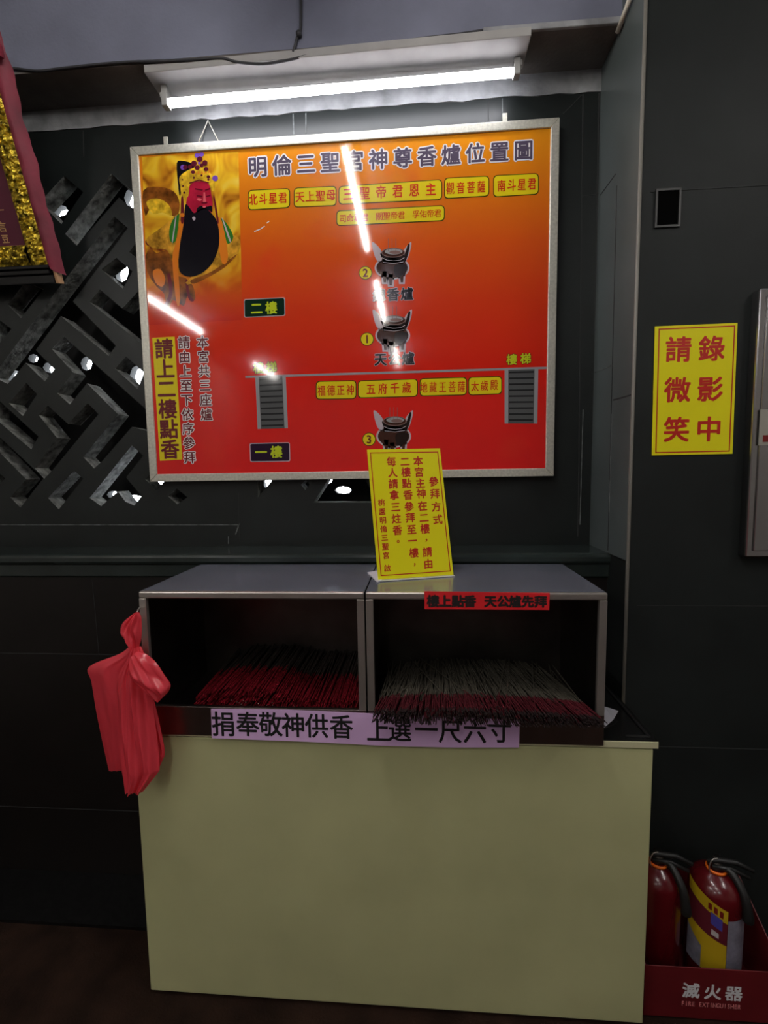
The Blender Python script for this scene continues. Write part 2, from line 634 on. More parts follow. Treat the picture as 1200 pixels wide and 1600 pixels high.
# plaster strip above the tiles, ragged lower edge
mb = MB()
pts = []
for k in range(81):
    x = -3.3 + (PX + 3.3) * k / 80
    pts.append((x, 2.997 + random.uniform(-.005, .004)))
top = [(PX, SOFZ), (-3.3, SOFZ)]
poly = pts + top
fr = [(x, -.004, z) for x, z in poly]
bk = [(x, 0, z) for x, z in poly]
n = len(poly)
tris = tessellate_polygon([[V((a, b, 0)) for a, b in poly]])
mb.add(fr + bk, [tuple(t) for t in tris] + [(i, (i + 1) % n, n + (i + 1) % n, n + i) for i in range(n)], WHITEPLAS)
mb.build('trim_1', kind='structure')

# beam in front of the wall head
MB().box((-3.3, BEAMY, SOFZ), (PX, 0, SOFZ + .012), SOFFIT).box((-3.3, BEAMY - .001, SOFZ + .008), (PX, .0, CEIL), PLASTER).build('beam_front', kind='structure')
MB().box((.22, BEAMY - .012, SOFZ - .002), (PX, BEAMY, SOFZ + .018), WHITEPLAS).build('trim_2', kind='structure', bevel=.003)

# pillar at the right
MB().box((PX, PYF, 0), (3.3, .12, CEIL), PILLARM).build('wall_pillar', kind='structure')
mb = MB()
mb.box((PX - .004, PYF + .004, SHZ), (PX, 0, CEIL), STONE_SIDE)
mb.build('trim_3', kind='structure')
mb = MB()
mb.tube([(PX - .002, PYF - .002, 0), (PX - .002, PYF - .002, CEIL)], .0055, TRIMM, 10)
mb.build('trim_4', kind='structure')

# stone frame joints on the wall beside and under the notice board, tile joints on the pillar
mb = MB()


def joint(a, b, wd, mat, axis):
    a, b = V(a), V(b)
    d = (b - a).normalized()
    nrm = V((0, -1, 0)) if axis == 'y' else V((-1, 0, 0))
    s = d.cross(nrm).normalized() * wd / 2
    q = [a - s, a + s, b + s, b - s]
    mb.hexa([p for p in q] + [p + nrm * .0012 for p in q], mat)


def jy(p, q, wd, mat, y=0.): joint(atY(*p, y), atY(*q, y), wd, mat, 'y')
def jx(p, q, wd, mat, x=PX - .004): joint(hit(*p, 0, x), hit(*q, 0, x), wd, mat, 'x')


jy((911, 145), (903, 838), .004, GROUT_DARK)
jy((911, 640), (906, 820), .003, GROUT)
jy((912, 145), (880, 178), .003, GROUT_DARK)
jy((936, 145), (923, 842), .004, GROUT_DARK)
jy((911, 306), (936, 303), .003, GROUT_DARK)
jy((0, 820), (372, 820), .003, GROUT)
jy((372, 770), (374, 845), .003, GROUT_DARK)
jy((374, 818), (368, 835), .004, GROUT)
jy((357, 838), (357, 850), .004, GROUT)
jy((458, 178), (459, 210), .005, GROUT)
jy((478, 177), (478, 208), .004, GROUT)
jy((763, 157), (763, 188), .003, GROUT_DARK)
jy((785, 154), (785, 186), .003, GROUT)
jy((130, 205), (131, 245), .003, GROUT_DARK)
mb.build('trim_5', kind='structure')
mb = MB()
jx((964, 290), (950, 860), .004, GROUT_DARK)
jx((963, 315), (961, 355), .004, GROUT)
jx((957, 570), (952, 800), .003, GROUT)
jx((930, 582), (957, 570), .004, GROUT)
jx((958, 625), (986, 617), .004, GROUT_DARK)
jx((938, 305), (962, 272), .003, GROUT_DARK)
mb.build('trim_6', kind='structure')
mb = MB()
FAINT = mat('faint dark grout', (.017, .019, .019), .8)
joint((PX + .03, PYF, 2.47), (1.6, PYF, 2.47), .003, FAINT, 'y')
joint((.7, PYF, 1.2), (1.6, PYF, 1.2), .002, FAINT, 'y')
joint((.7, PYF, .72), (1.6, PYF, .72), .003, FAINT, 'y')
mb.build('trim_7', kind='structure')

# ledge, lower wall, plinth
LEDGE = -.19
prof = [(0, SHZ), (LEDGE + .012, SHZ), (LEDGE + .003, SHZ - .004), (LEDGE, SHZ - .013), (LEDGE, SHZ - .028), (LEDGE + .004, SHZ - .036), (LEDGE + .012, SHZ - .042), (LEDGE + .014, SHZ - .085), (LEDGE + .02, SHZ - .092), (0, SHZ - .092)]
mb = MB()
vs = [(x, y, z) for x in (-3.3, PX) for y, z in prof]
k = len(prof)
mb.add(vs, [(i, (i + 1) % k, k + (i + 1) % k, k + i) for i in range(k)] + [tuple(range(k)), tuple(range(k, 2 * k))], STONE_LEDGE)
mb.build('trim_8', kind='structure')
MB().box((-3.3, -.168, 0), (PX, .12, SHZ - .09), STONE_LOW).build('wall_lower', kind='structure')
mb = MB()
for z in (.945, .29):
    joint((-2.6, -.168, z), (-.5, -.168, z), .003, GROUT_DARK, 'y')
joint((-1.27, -.168, SHZ - .1), (-1.265, -.168, .945), .002, GROUT_DARK, 'y')
mb.build('trim_9', kind='structure')
MB().box((-3.3, -.38, 0), (PX, -.168, .012), BLACKSTONE).build('baseboard_back', kind='structure')

# added black screen behind the fretwork blocking the sky, pierced where daylight glimpses show
OUTY = .21
spots = [(94, 329, 12, 9), (208, 309, 14, 16), (190, 424, 11, 17), (80, 574, 13, 9), (135, 568, 9, 11), (216, 586, 13, 16), (176, 773, 9, 6), (208, 784, 22, 11), (246, 760, 18, 18), (419, 752, 9, 12), (536, 766, 13, 6), (512, 748, 8, 8), (22, 588, 13, 10), (52, 560, 8, 7), (150, 398, 9, 8)]
cu = bpy.data.curves.new('o', 'CURVE')
cu.dimensions = '2D'
cu.fill_mode = 'BOTH'
cu.extrude = .02
spline([(-3.3, .9), (PX + .05, .9), (PX + .05, 3.42), (-3.3, 3.42)])
for x, y, a, b in spots:
    q = [atY(x + a * math.cos(t * math.pi / 4), y + b * math.sin(t * math.pi / 4), OUTY) for t in range(8)]
    spline([(p.x, p.z) for p in q])
_co = bpy.data.objects.new('tmp', cu)
COL.objects.link(_co)
dg = bpy.context.evaluated_depsgraph_get()
dg.update()
me = bpy.data.meshes.new_from_object(_co.evaluated_get(dg))
bpy.data.objects.remove(_co)
for v in me.vertices:
    x, y, z = v.co
    v.co = (x, OUTY + .02 - z, y)
me.materials.clear()
me.materials.append(OUTDARK)
ob = bpy.data.objects.new('sky_screen', me)
COL.objects.link(ob)
tag(ob, kind='structure')

# missing switch box in the pillar: flat black plate painted as its shaded recess
mb = MB()
q = [atY(*p, PYF) for p in [(1027, 300), (1060, 303), (1055, 352), (1027, 354)]]
x0, x1, z0, z1 = q[0].x, q[1].x, q[2].z, q[0].z
BOXDARK = mat('black recess shade', (.0015, .0015, .0015), .9, spec=.02)
mb.box((x0, PYF - .002, z0), (x1, PYF - .001, z1), BOXDARK)
for a, b in [((x0 - .006, z0 - .006), (x0, z1 + .006)), ((x1, z0 - .006), (x1 + .006, z1 + .006)), ((x0, z0 - .006), (x1, z0)), ((x0, z1), (x1, z1 + .006))]:
    mb.box((a[0], PYF - .006, a[1]), (b[0], PYF, b[1]), BLACKPL)
o = mb.build('wall_box')
tag(o, 'small empty dark square socket box set in the stone pillar above the yellow sign', 'socket box')

# ================================================================== LAMPS
t = thing('fluorescent_lamp', (-.28, -.1, SOFZ), 'long lit white tube lamp under the beam above the red notice board', 'lamp')
p4 = [(-.945, -.167, SOFZ - .028), (.372, -.19, SOFZ - .028), (.372, -.062, SOFZ - .028), (-.945, -.05, SOFZ - .028)]
MB().hexa(p4 + [(x, y, SOFZ - .001) for x, y, z in p4], BOARDPAINT).build('mounting_board', t, bevel=.002)
ta, tb = V((-.893, -.1, 2.990)), V((.332, -.1, 3.006))
tm, td = (ta + tb) / 2, (tb - ta).normalized()
tup = td.cross(V((0, 1, 0))) * -1
tup = tup if tup.z > 0 else -tup


def shell(a0, a1, r, mt, n):
    m1 = MB()
    vs = []
    for p in (ta, tb):
        for k in range(n + 1):
            a = a0 + (a1 - a0) * k / n
            vs.append(p + tup * math.cos(a) * r + V((0, 1, 0)) * math.sin(a) * r)
    fs = [(k, k + 1, n + 2 + k, n + 1 + k) for k in range(n)] + [tuple(range(n + 1)), tuple(range(n + 1, 2 * n + 2))]
    m1.add(vs, fs, mt, False)
    return m1


shell(math.radians(72), math.radians(288), .0148, TUBE, 20).build('tube', t)
shell(math.radians(-74), math.radians(74), .0145, SOCKET, 10).build('tube_back', t)
for e, sgn in ((ta, -1), (tb, 1)):
    mb = MB()
    x = e.x + sgn * .012
    mb.box((x - .011, -.116, e.z - .018), (x + .011, -.084, SOFZ - .028), SOCKET)
    mb.box((x - .014 + sgn * .004, -.112, e.z + .012), (x + .014 + sgn * .004, -.088, e.z + .03), SOCKET)
    mb.build('lamp_holder', t, bevel=.003)

for x, y, lab in [(-.37, -1.3, 'nearest hall tube lamp, mirrored as the upper white streak on the board'),
                  (-.36, -3.0, 'second hall tube lamp, mirrored as the lower white streak on the board'),
                  (-.3, -5.2, 'far hall ceiling tube lamp, mirrored faintly beside the small censer pictures'),
                  (-2.55, -3.15, 'side hall tube lamp, mirrored as the slanting streak at the board left edge'),
                  (-2.5, -5.9, 'far side hall ceiling tube lamp, mirrored over the printed left stairs'),
                  (1.9, -1.9, 'right side hall ceiling tube lamp, added to brighten the yellow pillar sign')]:  # last lamp added off to the right to light pillar and sign
    t = thing('ceiling_lamp', (x, y, CEIL), lab, 'lamp', 'tube lamps on the hall ceiling')
    MB().box((x - .03, y - .6, CEIL - .06), (x + .03, y + .6, CEIL), SOCKET).build('batten', t)
    MB().tube([(x, y - .57, CEIL - .1), (x, y + .57, CEIL - .1)], .0115, HALLTUBE, 10).build('tube', t)
    for sgn in (-1, 1):
        MB().box((x - .014, y + sgn * .585 - .012, CEIL - .12), (x + .014, y + sgn * .585 + .012, CEIL - .06), SOCKET).build('lamp_holder', t)

# ================================================================== NOTICE BOARD
BY = -.04       # frame front
BX0, BX1, BZ0, BZ1 = -1.090, .510, 1.6175, 2.8925
FW = .031
BP = Plane((BX0, BY + .007, BZ0), (1, 0, 0), (0, 0, 1))
board = thing('notice_board', ((BX0 + BX1) / 2, -.02, BZ0), 'large orange and red notice board in a silver frame under the tube lamp', 'notice board')
mb = MB()
o4 = [(BX0, BZ0), (BX1, BZ0), (BX1, BZ1), (BX0, BZ1)]
i4 = [(BX0 + FW, BZ0 + FW), (BX1 - FW, BZ0 + FW), (BX1 - FW, BZ1 - FW), (BX0 + FW, BZ1 - FW)]
for k in range(4):
    a, b = o4[k], o4[(k + 1) % 4]
    c, d = i4[(k + 1) % 4], i4[k]
    mb.hexa([(x, 0, z) for x, z in (a, b, c, d)] + [(x, BY, z) for x, z in (a, b, c, d)], ALU)
mb.build('frame', board, bevel=.0025)
MB().box((BX0 + .01, -.03, BZ0 + .01), (BX1 - .01, BY + .007, BZ1 - .01), BOARDPRINT).build('panel', board)
H = .0006
# deity portrait
mb = MB()
BP.poly(mb, [(222, 246), (372.5, 237), (379, 500), (232, 508)], H, PORTRAIT)
port = mb.build('deity_portrait', board, 'printed picture of a red faced bearded deity statue', recalc=False)
mb = MB()


def z4(*pts): return [(200 + x / 3.3333, 220 + y / 3.3333) for x, y in pts]
def pp(h, mt, *pts, sm=3): BP.poly(mb, smooth(z4(*pts), sm) if sm else z4(*pts), H + .0002 * h, mt)


pp(0.5, ROBED, (80, 260), (160, 240), (240, 265), (270, 330), (250, 400), (180, 350), (120, 350), (90, 390))
pp(0.6, HATG, (95, 320), (150, 300), (210, 330), (230, 390), (180, 375), (130, 380))
pp(1, ROBED, (92, 600), (120, 560), (150, 585), (215, 570), (235, 640), (250, 700), (300, 715), (340, 760), (350, 830), (310, 810), (290, 860), (235, 830), (205, 890), (190, 800), (150, 760), (105, 690))
pp(1.5, STRAP, (130, 680), (170, 670), (195, 720), (180, 760), (145, 740))
pp(1.5, INKMAR, (205, 700), (222, 700), (232, 800), (200, 870), (192, 850), (215, 790))
pp(1.5, INKMAR, (300, 730), (312, 735), (322, 800), (345, 832), (325, 835), (308, 800))
pp(1.5, INKMAR, (95, 520), (150, 545), (215, 560), (215, 572), (150, 560), (100, 545))
pp(2.5, ROBED, (330, 725), (420, 690), (500, 640), (570, 590), (510, 655), (430, 705), (345, 745))
pp(2, ROBE, (95, 515), (150, 470), (215, 420), (260, 380), (300, 400), (290, 560), (240, 640), (205, 570), (130, 560))
pp(2, ROBE, (470, 400), (520, 470), (585, 520), (560, 610), (470, 670), (380, 730), (300, 740), (440, 600))
pp(3, GRN, (258, 388), (268, 392), (250, 520), (222, 525), (215, 470), (232, 415))
pp(4, INKLIL, (248, 400), (252, 402), (236, 520), (230, 520))
pp(3, GRN, (480, 405), (510, 425), (550, 500), (520, 538), (500, 470))
pp(4, INKLIL, (492, 412), (498, 414), (535, 515), (528, 522))
pp(4, STRAP, (270, 420), (292, 425), (290, 500), (262, 620), (272, 835), (252, 838), (232, 620), (248, 540), (262, 480))
pp(4, STRAP, (468, 415), (490, 420), (522, 605), (492, 640), (470, 520))
pp(5, INKK, (255, 118), (285, 106), (330, 118), (345, 150), (290, 220), (272, 290), (262, 230))
pp(6, FACE, (320, 235), (370, 212), (420, 225), (436, 285), (442, 340), (430, 380), (400, 355), (370, 370), (345, 380), (305, 340), (312, 290))
pp(7, INKK, (300, 335), (322, 350), (345, 378), (372, 360), (400, 352), (432, 375), (468, 430), (476, 540), (445, 630), (400, 680), (340, 708), (290, 700), (265, 660), (272, 540), (290, 440))
pp(7, INKK, (362, 352), (385, 340), (410, 345), (436, 340), (440, 372), (420, 362), (398, 358), (376, 366), (360, 375))
pp(7, FACED, (350, 248), (392, 256), (388, 262), (352, 256), sm=0)
pp(7, FACED, (402, 256), (432, 246), (430, 254), (404, 263), sm=0)
pp(7, FACED, (358, 284), (390, 288), (386, 294), (360, 291), sm=0)
pp(7, FACED, (408, 288), (432, 282), (430, 290), (410, 294), sm=0)
pp(7, FACEL, (395, 270), (402, 270), (408, 320), (392, 322), sm=0)
pp(7, FACED, (384, 322), (414, 320), (410, 329), (388, 330))
pp(8, FACEL, (390, 342), (408, 341), (404, 349), (394, 350))
pp(7, FACEL, (365, 300), (385, 304), (378, 315), (362, 310))
pp(8, INKLIL, (336, 400), (350, 398), (352, 412), (342, 416))
pp(7, HATG, (270, 190), (320, 152), (378, 140), (430, 168), (452, 215), (450, 262), (436, 258), (424, 226), (372, 212), (325, 228), (316, 288), (296, 298), (280, 285), (274, 240))
for x, y, r in [(375, 98, 15), (402, 117, 14), (345, 120, 15), (362, 142, 13), (325, 138, 12), (408, 150, 12), (300, 140, 12), (385, 130, 10), (340, 165, 10), (420, 190, 9)]:
    BP.poly(mb, circle(200 + x / 3.3333, 220 + y / 3.3333, r / 3.3333, n=14), H + .0018, POM)
for x, y, r in [(362, 78, 13), (385, 72, 12), (288, 140, 14), (455, 197, 15), (372, 118, 7)]:
    BP.poly(mb, circle(200 + x / 3.3333, 220 + y / 3.3333, r / 3.3333, n=14), H + .0016, VIO)
for x, y, r in [(285, 205, 4), (288, 238, 5), (295, 272, 6), (345, 195, 6), (385, 182, 6), (420, 205, 6)]:
    BP.poly(mb, circle(200 + x / 3.3333, 220 + y / 3.3333, r / 3.3333, n=10), H + .002, POM)
for k in range(6):
    a0 = (330 + k * 19, 168 - 3 * abs(k - 2.5))
    pp(8, STRAP, (a0[0] - 7, a0[1] + 14), (a0[0], a0[1] - 12), (a0[0] + 7, a0[1] + 12), (a0[0], a0[1] + 6), sm=0)
pp(8, INKMAR, (322, 226), (372, 210), (424, 224), (424, 218), (372, 203), (320, 219), sm=0)
pp(7, INKMAR, (278, 300), (290, 302), (292, 420), (276, 420))
pp(8, STRAP, (276, 380), (294, 380), (294, 396), (276, 396))
pp(7, INKMAR, (446, 300), (454, 300), (474, 420), (464, 420))
mb.build('statue', port, recalc=False)
# heading
mb = MB()
BP.row(mb, '明倫三聖宮神尊香爐位置圖', (402.6, 261.5), (818, 235.6), 31, H, INKP, bold=.9, halo=(INKW, 2.6))
mb.build('heading_lettering', board, 'grey heading with white edge', recalc=False)


def plaque(pts, text, t0, t1, size, name='name_label', face=INKY, edge=INKDG, ink=INKR, r=.016, edgew=1.4, wide=1., bold=.35):
    m1 = MB()
    cx = sum(p[0] for p in pts) / 4
    cy = sum(p[1] for p in pts) / 4
    BP.poly(m1, BP.rrect(pts, r), H, edge, True)

    def ins(p): return (p[0] + (edgew if p[0] < cx else -edgew), p[1] + (edgew if p[1] < cy else -edgew))
    BP.poly(m1, BP.rrect([ins(p) for p in pts], r * .9), H + .0004, face, True)
    o = m1.build(name, board, recalc=False)
    m2 = MB()
    BP.row(m2, text, t0, t1, size, H + .0008, ink, wide=wide, bold=bold)
    m2.build('lettering', o, recalc=False)


def c4(x0, x1, tl, tr, bl, br): return [(x0, tl), (x1, tr), (x1, br), (x0, bl)]


plaque(c4(387.5, 453.5, 297, 294, 329, 325), '北斗星君', (396, 312.5), (442, 309.5), 17, wide=.82)
plaque(c4(459, 526, 293.5, 290.5, 324.5, 322), '天上聖母', (468.5, 308.5), (517, 305.5), 17, wide=.9)
plaque(c4(529, 691, 291, 280, 320, 312.5), '三聖帝君恩主', (544, 304), (673, 296.5), 20, wide=.85)
plaque(c4(694, 764.5, 278, 274.5, 311, 307), '觀音菩薩', (703.5, 295), (752, 292.5), 18.5, wide=.72, bold=.2)
plaque(c4(770.5, 842, 274, 270.5, 308.5, 304), '南斗星君', (783.5, 291), (831, 288), 18.5, wide=.75)
plaque(c4(525.5, 695, 329, 320.5, 353.5, 345.5), '司命真君 關聖帝君 孚佑帝君', (536, 342), (684, 333.5), 12.5, wide=.95, bold=.1)
plaque(c4(493.5, 557, 595.5, 594, 624.5, 623.5), '福德正神', (502.5, 611), (547.5, 609.5), 17, wide=.75, bold=.2)
plaque(c4(559, 653, 594.5, 591.6, 622.5, 620), '五府千歲', (579.5, 608.5), (635.5, 606), 17.5, wide=.85)
plaque(c4(655.5, 729.6, 591, 589, 619.5, 617.5), '地藏王菩薩', (662, 606), (721, 604.5), 17.5, wide=.7, bold=.15)
plaque(c4(731.5, 784.5, 589, 587.5, 618, 616), '太歲殿', (742, 604), (772, 602), 17, wide=.75, bold=.2)
plaque([(381, 467.5), (445.4, 464.5), (446, 493.6), (381.5, 496.6)], '二樓', (401, 482.5), (424, 481.5), 19, 'floor_label', INKGREEN, INKLIL, INKLIME, .008, 1.3, bold=.7)
plaque([(390, 692.5), (453, 691), (453.7, 721), (391, 722)], '一樓', (408, 707), (432, 706.5), 19, 'floor_label', INKPUR, INKLIL, INKLIME, .008, 1.3, bold=.7)

# censer pictures with their number badges and captions


def censer(dx, dy):
    global mb
    mb = MB()

    def q(*pts): return [(540 + x / 3.3333 + dx, 220 + y / 3.3333 + dy) for x, y in pts]

    def part(h, mt, pts): BP.poly(mb, pts, H + .0002 * h, mt)
    for grow, h, mt in ((9, 0, INKLIL), (0, 2, None)):
        def g(pts, cx, cy):
            return [(x + (grow if x > cx else -grow) * (abs(x - cx) > 3), y + (grow if y > cy else -grow) * (abs(y - cy) > 3)) for x, y in pts]
        part(h, mt or INKLIL, smooth(q(*g([(146, 545), (158, 540), (176, 580), (190, 618), (184, 636), (170, 622), (160, 590)], 168, 585))))
        part(h, mt or INKB2, smooth(q(*g([(334, 542), (325, 540), (312, 580), (304, 612), (310, 626), (320, 610), (328, 580)], 318, 585))))
        part(h, mt or INKB1, [p for p in [(540 + 242 / 3.3333 + dx + (82 + grow) / 3.3333 * math.cos(a / 14 * math.pi), 220 + 662 / 3.3333 + dy + (52 + grow) / 3.3333 * math.sin(a / 14 * math.pi)) for a in range(28)]])
        for lx, ly, lw in ((203, 700, 12), (234, 715, 13), (292, 700, 12)):
            part(h, mt or INKB1, q((lx - lw - grow, ly - 20), (lx + lw + grow, ly - 20), (lx + lw * .6 + grow, ly + 38 + grow), (lx - lw * .4 - grow, ly + 38 + grow)))
        part(h, mt or INKB2, q((190 - grow, 585), (308 + grow, 582), (302 + grow, 640), (192 - grow, 640)))
    part(3, INKB3, circle(540 + 248 / 3.3333 + dx, 220 + 583 / 3.3333 + dy, 62 / 3.3333, 25 / 3.3333))
    part(4, INKB1, circle(540 + 248 / 3.3333 + dx, 220 + 583 / 3.3333 + dy, 57 / 3.3333, 21 / 3.3333))
    part(5, INKGREY, circle(540 + 250 / 3.3333 + dx, 220 + 578 / 3.3333 + dy, 46 / 3.3333, 15 / 3.3333))
    part(6, INKB3, circle(540 + 258 / 3.3333 + dx, 220 + 582 / 3.3333 + dy, 30 / 3.3333, 9 / 3.3333))
    BP.line(mb, q((190, 610), (215, 622), (250, 626), (285, 622), (305, 610)), .8, H + .0011, INKLIL)
    BP.line(mb, q((196, 634), (250, 640), (300, 632)), .8, H + .0011, INKLIL)
    part(4, INKB2, smooth(q((255, 650), (310, 645), (318, 670), (290, 705), (258, 706))))
    for x in (222, 242, 262):
        BP.line(mb, q((x, 512), (x, 575)), .7, H + .0014, INKB3)
    mb.build('censer_picture', board, recalc=False)


censer(0, 0)
censer(1, 105.5)
censer(2.5, 263)


def badge(ch, x, y):
    m1 = MB()
    BP.poly(m1, circle(x, y, 10.6), H, INKDG)
    BP.poly(m1, circle(x, y, 9.4), H + .0004, INKY)
    o = m1.build('number_badge', board, recalc=False)
    m2 = MB()
    BP.char(m2, ch, x, y, 17, H + .0008, INKMAR, bold=.5)
    m2.build('lettering', o, recalc=False)


badge('2', 571, 426.5)
badge('1', 573.6, 530)
badge('3', 576.6, 686.5)
for text, a, b, sz, ink, hl in [('總香爐', (592.5, 461.8), (636, 459.6), 20, INKK, INKLIL), ('天公爐', (594.6, 562), (638, 560.4), 20, INKK, INKLIL),
                                ('樓梯', (799.5, 562), (821.4, 560.6), 17, INKLIME, INKMAR), ('樓梯', (404, 575.3), (424.4, 574), 17, INKLIME, INKMAR)]:
    m1 = MB()
    BP.row(m1, text, a, b, sz, H, ink, bold=.6, halo=(hl, 1.4))
    m1.build('caption_lettering', board, recalc=False)
# storey line and stairs
m1 = MB()
BP.line(m1, [(385, 589), (855, 574.8)], 3.2, H, INKGREY)
m1.build('storey_line', board, recalc=False)
for q in ([(399, 589.5), (446.6, 587.5), (450, 669), (402.7, 670.4)], [(788.4, 578), (841, 576.8), (839.4, 661.5), (788.4, 661.5)]):
    m1 = MB()
    BP.poly(m1, q, H + .0002, INKGREYD)

    def lerp(a, b, t): return (a[0] + (b[0] - a[0]) * t, a[1] + (b[1] - a[1]) * t)
    e = .11
    BP.poly(m1, [q[0], lerp(q[0], q[1], e), lerp(q[3], q[2], e), q[3]], H + .0004, INKGREY)
    BP.poly(m1, [lerp(q[0], q[1], 1 - e), q[1], q[2], lerp(q[3], q[2], 1 - e)], H + .0004, INKGREY)
    for k in range(9):
        tt = (k + .45) / 9
        a = lerp(q[0], q[3], tt)
        b = lerp(q[1], q[2], tt)
        BP.line(m1, [lerp(a, b, e + .05), lerp(a, b, 1 - e - .05)], 2.6, H + .0005, INKSTEP)
    m1.build('stair_picture', board, recalc=False)
# vertical writing at the lower left
m1 = MB()
BP.poly(m1, [(238, 528), (273, 526), (285, 718), (250, 720)], H, INKY)
vb = m1.build('vertical_banner', board, recalc=False)
m2 = MB()
BP.row(m2, '請上二樓點香', (256.5, 545.5), (266, 702.5), 30, H + .0004, INKMAR, bold=.9)
m2.build('lettering', vb, recalc=False)
m1 = MB()
BP.row(m1, '請由上至下依序參拜', (287.5, 535.6), (296.5, 715), 19, H, INKMAR, bold=.35, halo=(INKW, 1.5))
BP.row(m1, '本宮共三座爐', (316.6, 535), (322.8, 648), 19, H, INKMAR, bold=.35, halo=(INKW, 1.5))
m1.build('side_lettering', board, 'dark red side writing with white edge', recalc=False)
m1 = MB()
BP.line(m1, z4((660, 472), (690, 460), (710, 446)), 1.3, H, INKW)
BP.line(m1, z4((724, 428), (734, 420)), 1.3, H, INKW)
m1.build('scratch', board, recalc=False)
# hanging hooks and cord on top of the board
mb = MB()
for px, py in ((262, 228), (788, 186)):
    q = atY(px, py, -.02)
    mb.box((q.x - .008, -.035, BZ1 - .004), (q.x + .008, -.03, BZ1 + .03), ALU)
mb.build('hanging_bracket', board, bevel=.001)
mb = MB()
a, b, c = atY(325, 188, -.003), atY(309, 226, -.01), atY(342, 222, -.01)
mb.tube([b, a, c], .0022, CONDUIT, 6)
mb.build('hanging_cord', board)

# ================================================================== PILLAR SIGN
SP = Plane((0, PYF - .003, 0), (1, 0, 0), (0, 0, 1))
c = [SP.P(*p) for p in [(1023.5, 510), (1152.5, 504.5), (1144.5, 709), (1018.5, 711.5)]]
ps = thing('warning_sign', SP.W((c[0][0] + c[1][0]) / 2, c[2][1], 0), 'yellow vertical sign with big red characters stuck on the dark pillar', 'sign')
mb = MB()
mb.hexa([SP.W(*q, -.002) for q in (c[3], c[2], c[1], c[0])] + [SP.W(*q, 0) for q in (c[3], c[2], c[1], c[0])], YELLOW)
card = mb.build('card', ps)


def zs(x, y): return (880 + x / 3.2, 400 + y / 3.2)


mb = MB()
SP.line(mb, [zs(480, 366), zs(857, 350), zs(830, 975), zs(463, 983)], 1.9, .0003, SIGNRED, True)
mb.build('border_line', card, recalc=False)
mb = MB()
for ch, x, y in [('請', 576, 470), ('錄', 742, 465), ('微', 571, 672), ('影', 734, 668), ('笑', 566, 870), ('中', 728, 868)]:
    SP.char(mb, ch, *zs(x, y), 42, .0003, SIGNRED, bold=1.15)
mb.build('lettering', card, recalc=False)

# ================================================================== STEEL CABINET ON THE PILLAR (right edge)
sc_ = thing('steel_panel_box', (1.25, PYF - .03, 1.362), 'shiny stainless steel box on the pillar cut off by the right picture edge', 'panel box')
MB().box((1.0, PYF - .036, 1.3636), (1.62, PYF, 2.166), STEEL_PLATE).build('housing', sc_, bevel=.005)
MB().box((1.02, PYF - .041, 1.385), (1.6, PYF - .036, 2.145), STEEL_PLATE).build('door', sc_, bevel=.002)
q0, q1 = atY(1189, 640, PYF - .042), atY(1185, 696, PYF - .042)
mb = MB()
mb.box((q1.x, PYF - .044, q1.z), (q1.x + .16, PYF - .041, q0.z), SALMON)
mb.box((q1.x + .01, PYF - .0446, q1.z + .01), (q1.x + .15, PYF - .044, q1.z + .03), DARKRED)
mb.build('maker_plate', sc_)

# ================================================================== FRAMED PLAQUE upper left
LEAN = -.314
pu = V((1, 0, 0))
pv = V((0, LEAN, 1)).normalized()
PP = Plane((-1.36, -.10, 2.447), pu, pv)
pq = thing('framed_plaque', PP.W(-.4, 0, 0), 'gold framed maroon plaque leaning out from the wall at the upper left', 'plaque')


def slab(mb, u0, u1, v0, v1, h0, h1, mt): mb.hexa([PP.W(a, b, h0) for a, b in ((u0, v0), (u1, v0), (u1, v1), (u0, v1))] + [PP.W(a, b, h1) for a, b in ((u0, v0), (u1, v0), (u1, v1), (u0, v1))], mt)


gr = PP.P(76, 414)[0]           # right outer edge of the gold
gb = PP.P(60, 415)[1]           # bottom of the gold
mi = PP.P(41, 383)              # inner corner of the gold
PW, PHH = 1.0, .62
mb = MB()
slab(mb, gr - PW, gr, gb, gb + PHH, -.03, -.002, PLATEBLACK)
mb.build('backing', pq)
mb = MB()
slab(mb, gr - PW + .06, mi[0] + .002, mi[1] - .002, gb + PHH - .06, -.002, .004, MAROON)
panel = mb.build('panel', pq)
mb = MB()
gwid = gr - mi[0]
ghei = mi[1] - gb


def gold_grid(u0, u1, v0, v1, nu, nv):
    vs, fs = [], []
    for j in range(nv + 1):
        for i in range(nu + 1):
            e = min(1, 3 * min(i, nu - i) / nu, 9) if nu < nv else min(1, 3 * min(j, nv - j) / nv)
            vs.append(PP.W(u0 + (u1 - u0) * i / nu, v0 + (v1 - v0) * j / nv, .004 + .012 * e + random.uniform(-.005, .006) * (e > 0)))
    for j in range(nv):
        for i in range(nu):
            k = j * (nu + 1) + i
            fs.append((k, k + 1, k + nu + 2, k + nu + 1))
    mb.add(vs, fs, GOLD)


gold_grid(gr - gwid, gr, gb, gb + PHH, 9, 90)
gold_grid(gr - PW, gr - gwid, gb, gb + ghei, 120, 9)
gold_grid(gr - PW, gr - PW + gwid, gb + ghei, gb + PHH, 9, 70)
gold_grid(gr - PW + gwid, gr - gwid, gb + PHH - ghei, gb + PHH, 100, 9)
mb.build('gold_frame', pq, recalc=False)
mb = MB()
for ch, x, y, sz in [('一', 3, 329, 10), ('言', 5, 355, 14), ('豆', 10, 374, 12)]:
    PP.char(mb, ch, x, y, sz, .0045, GOLDINK, bold=.2)
mb.build('lettering', panel, recalc=False)
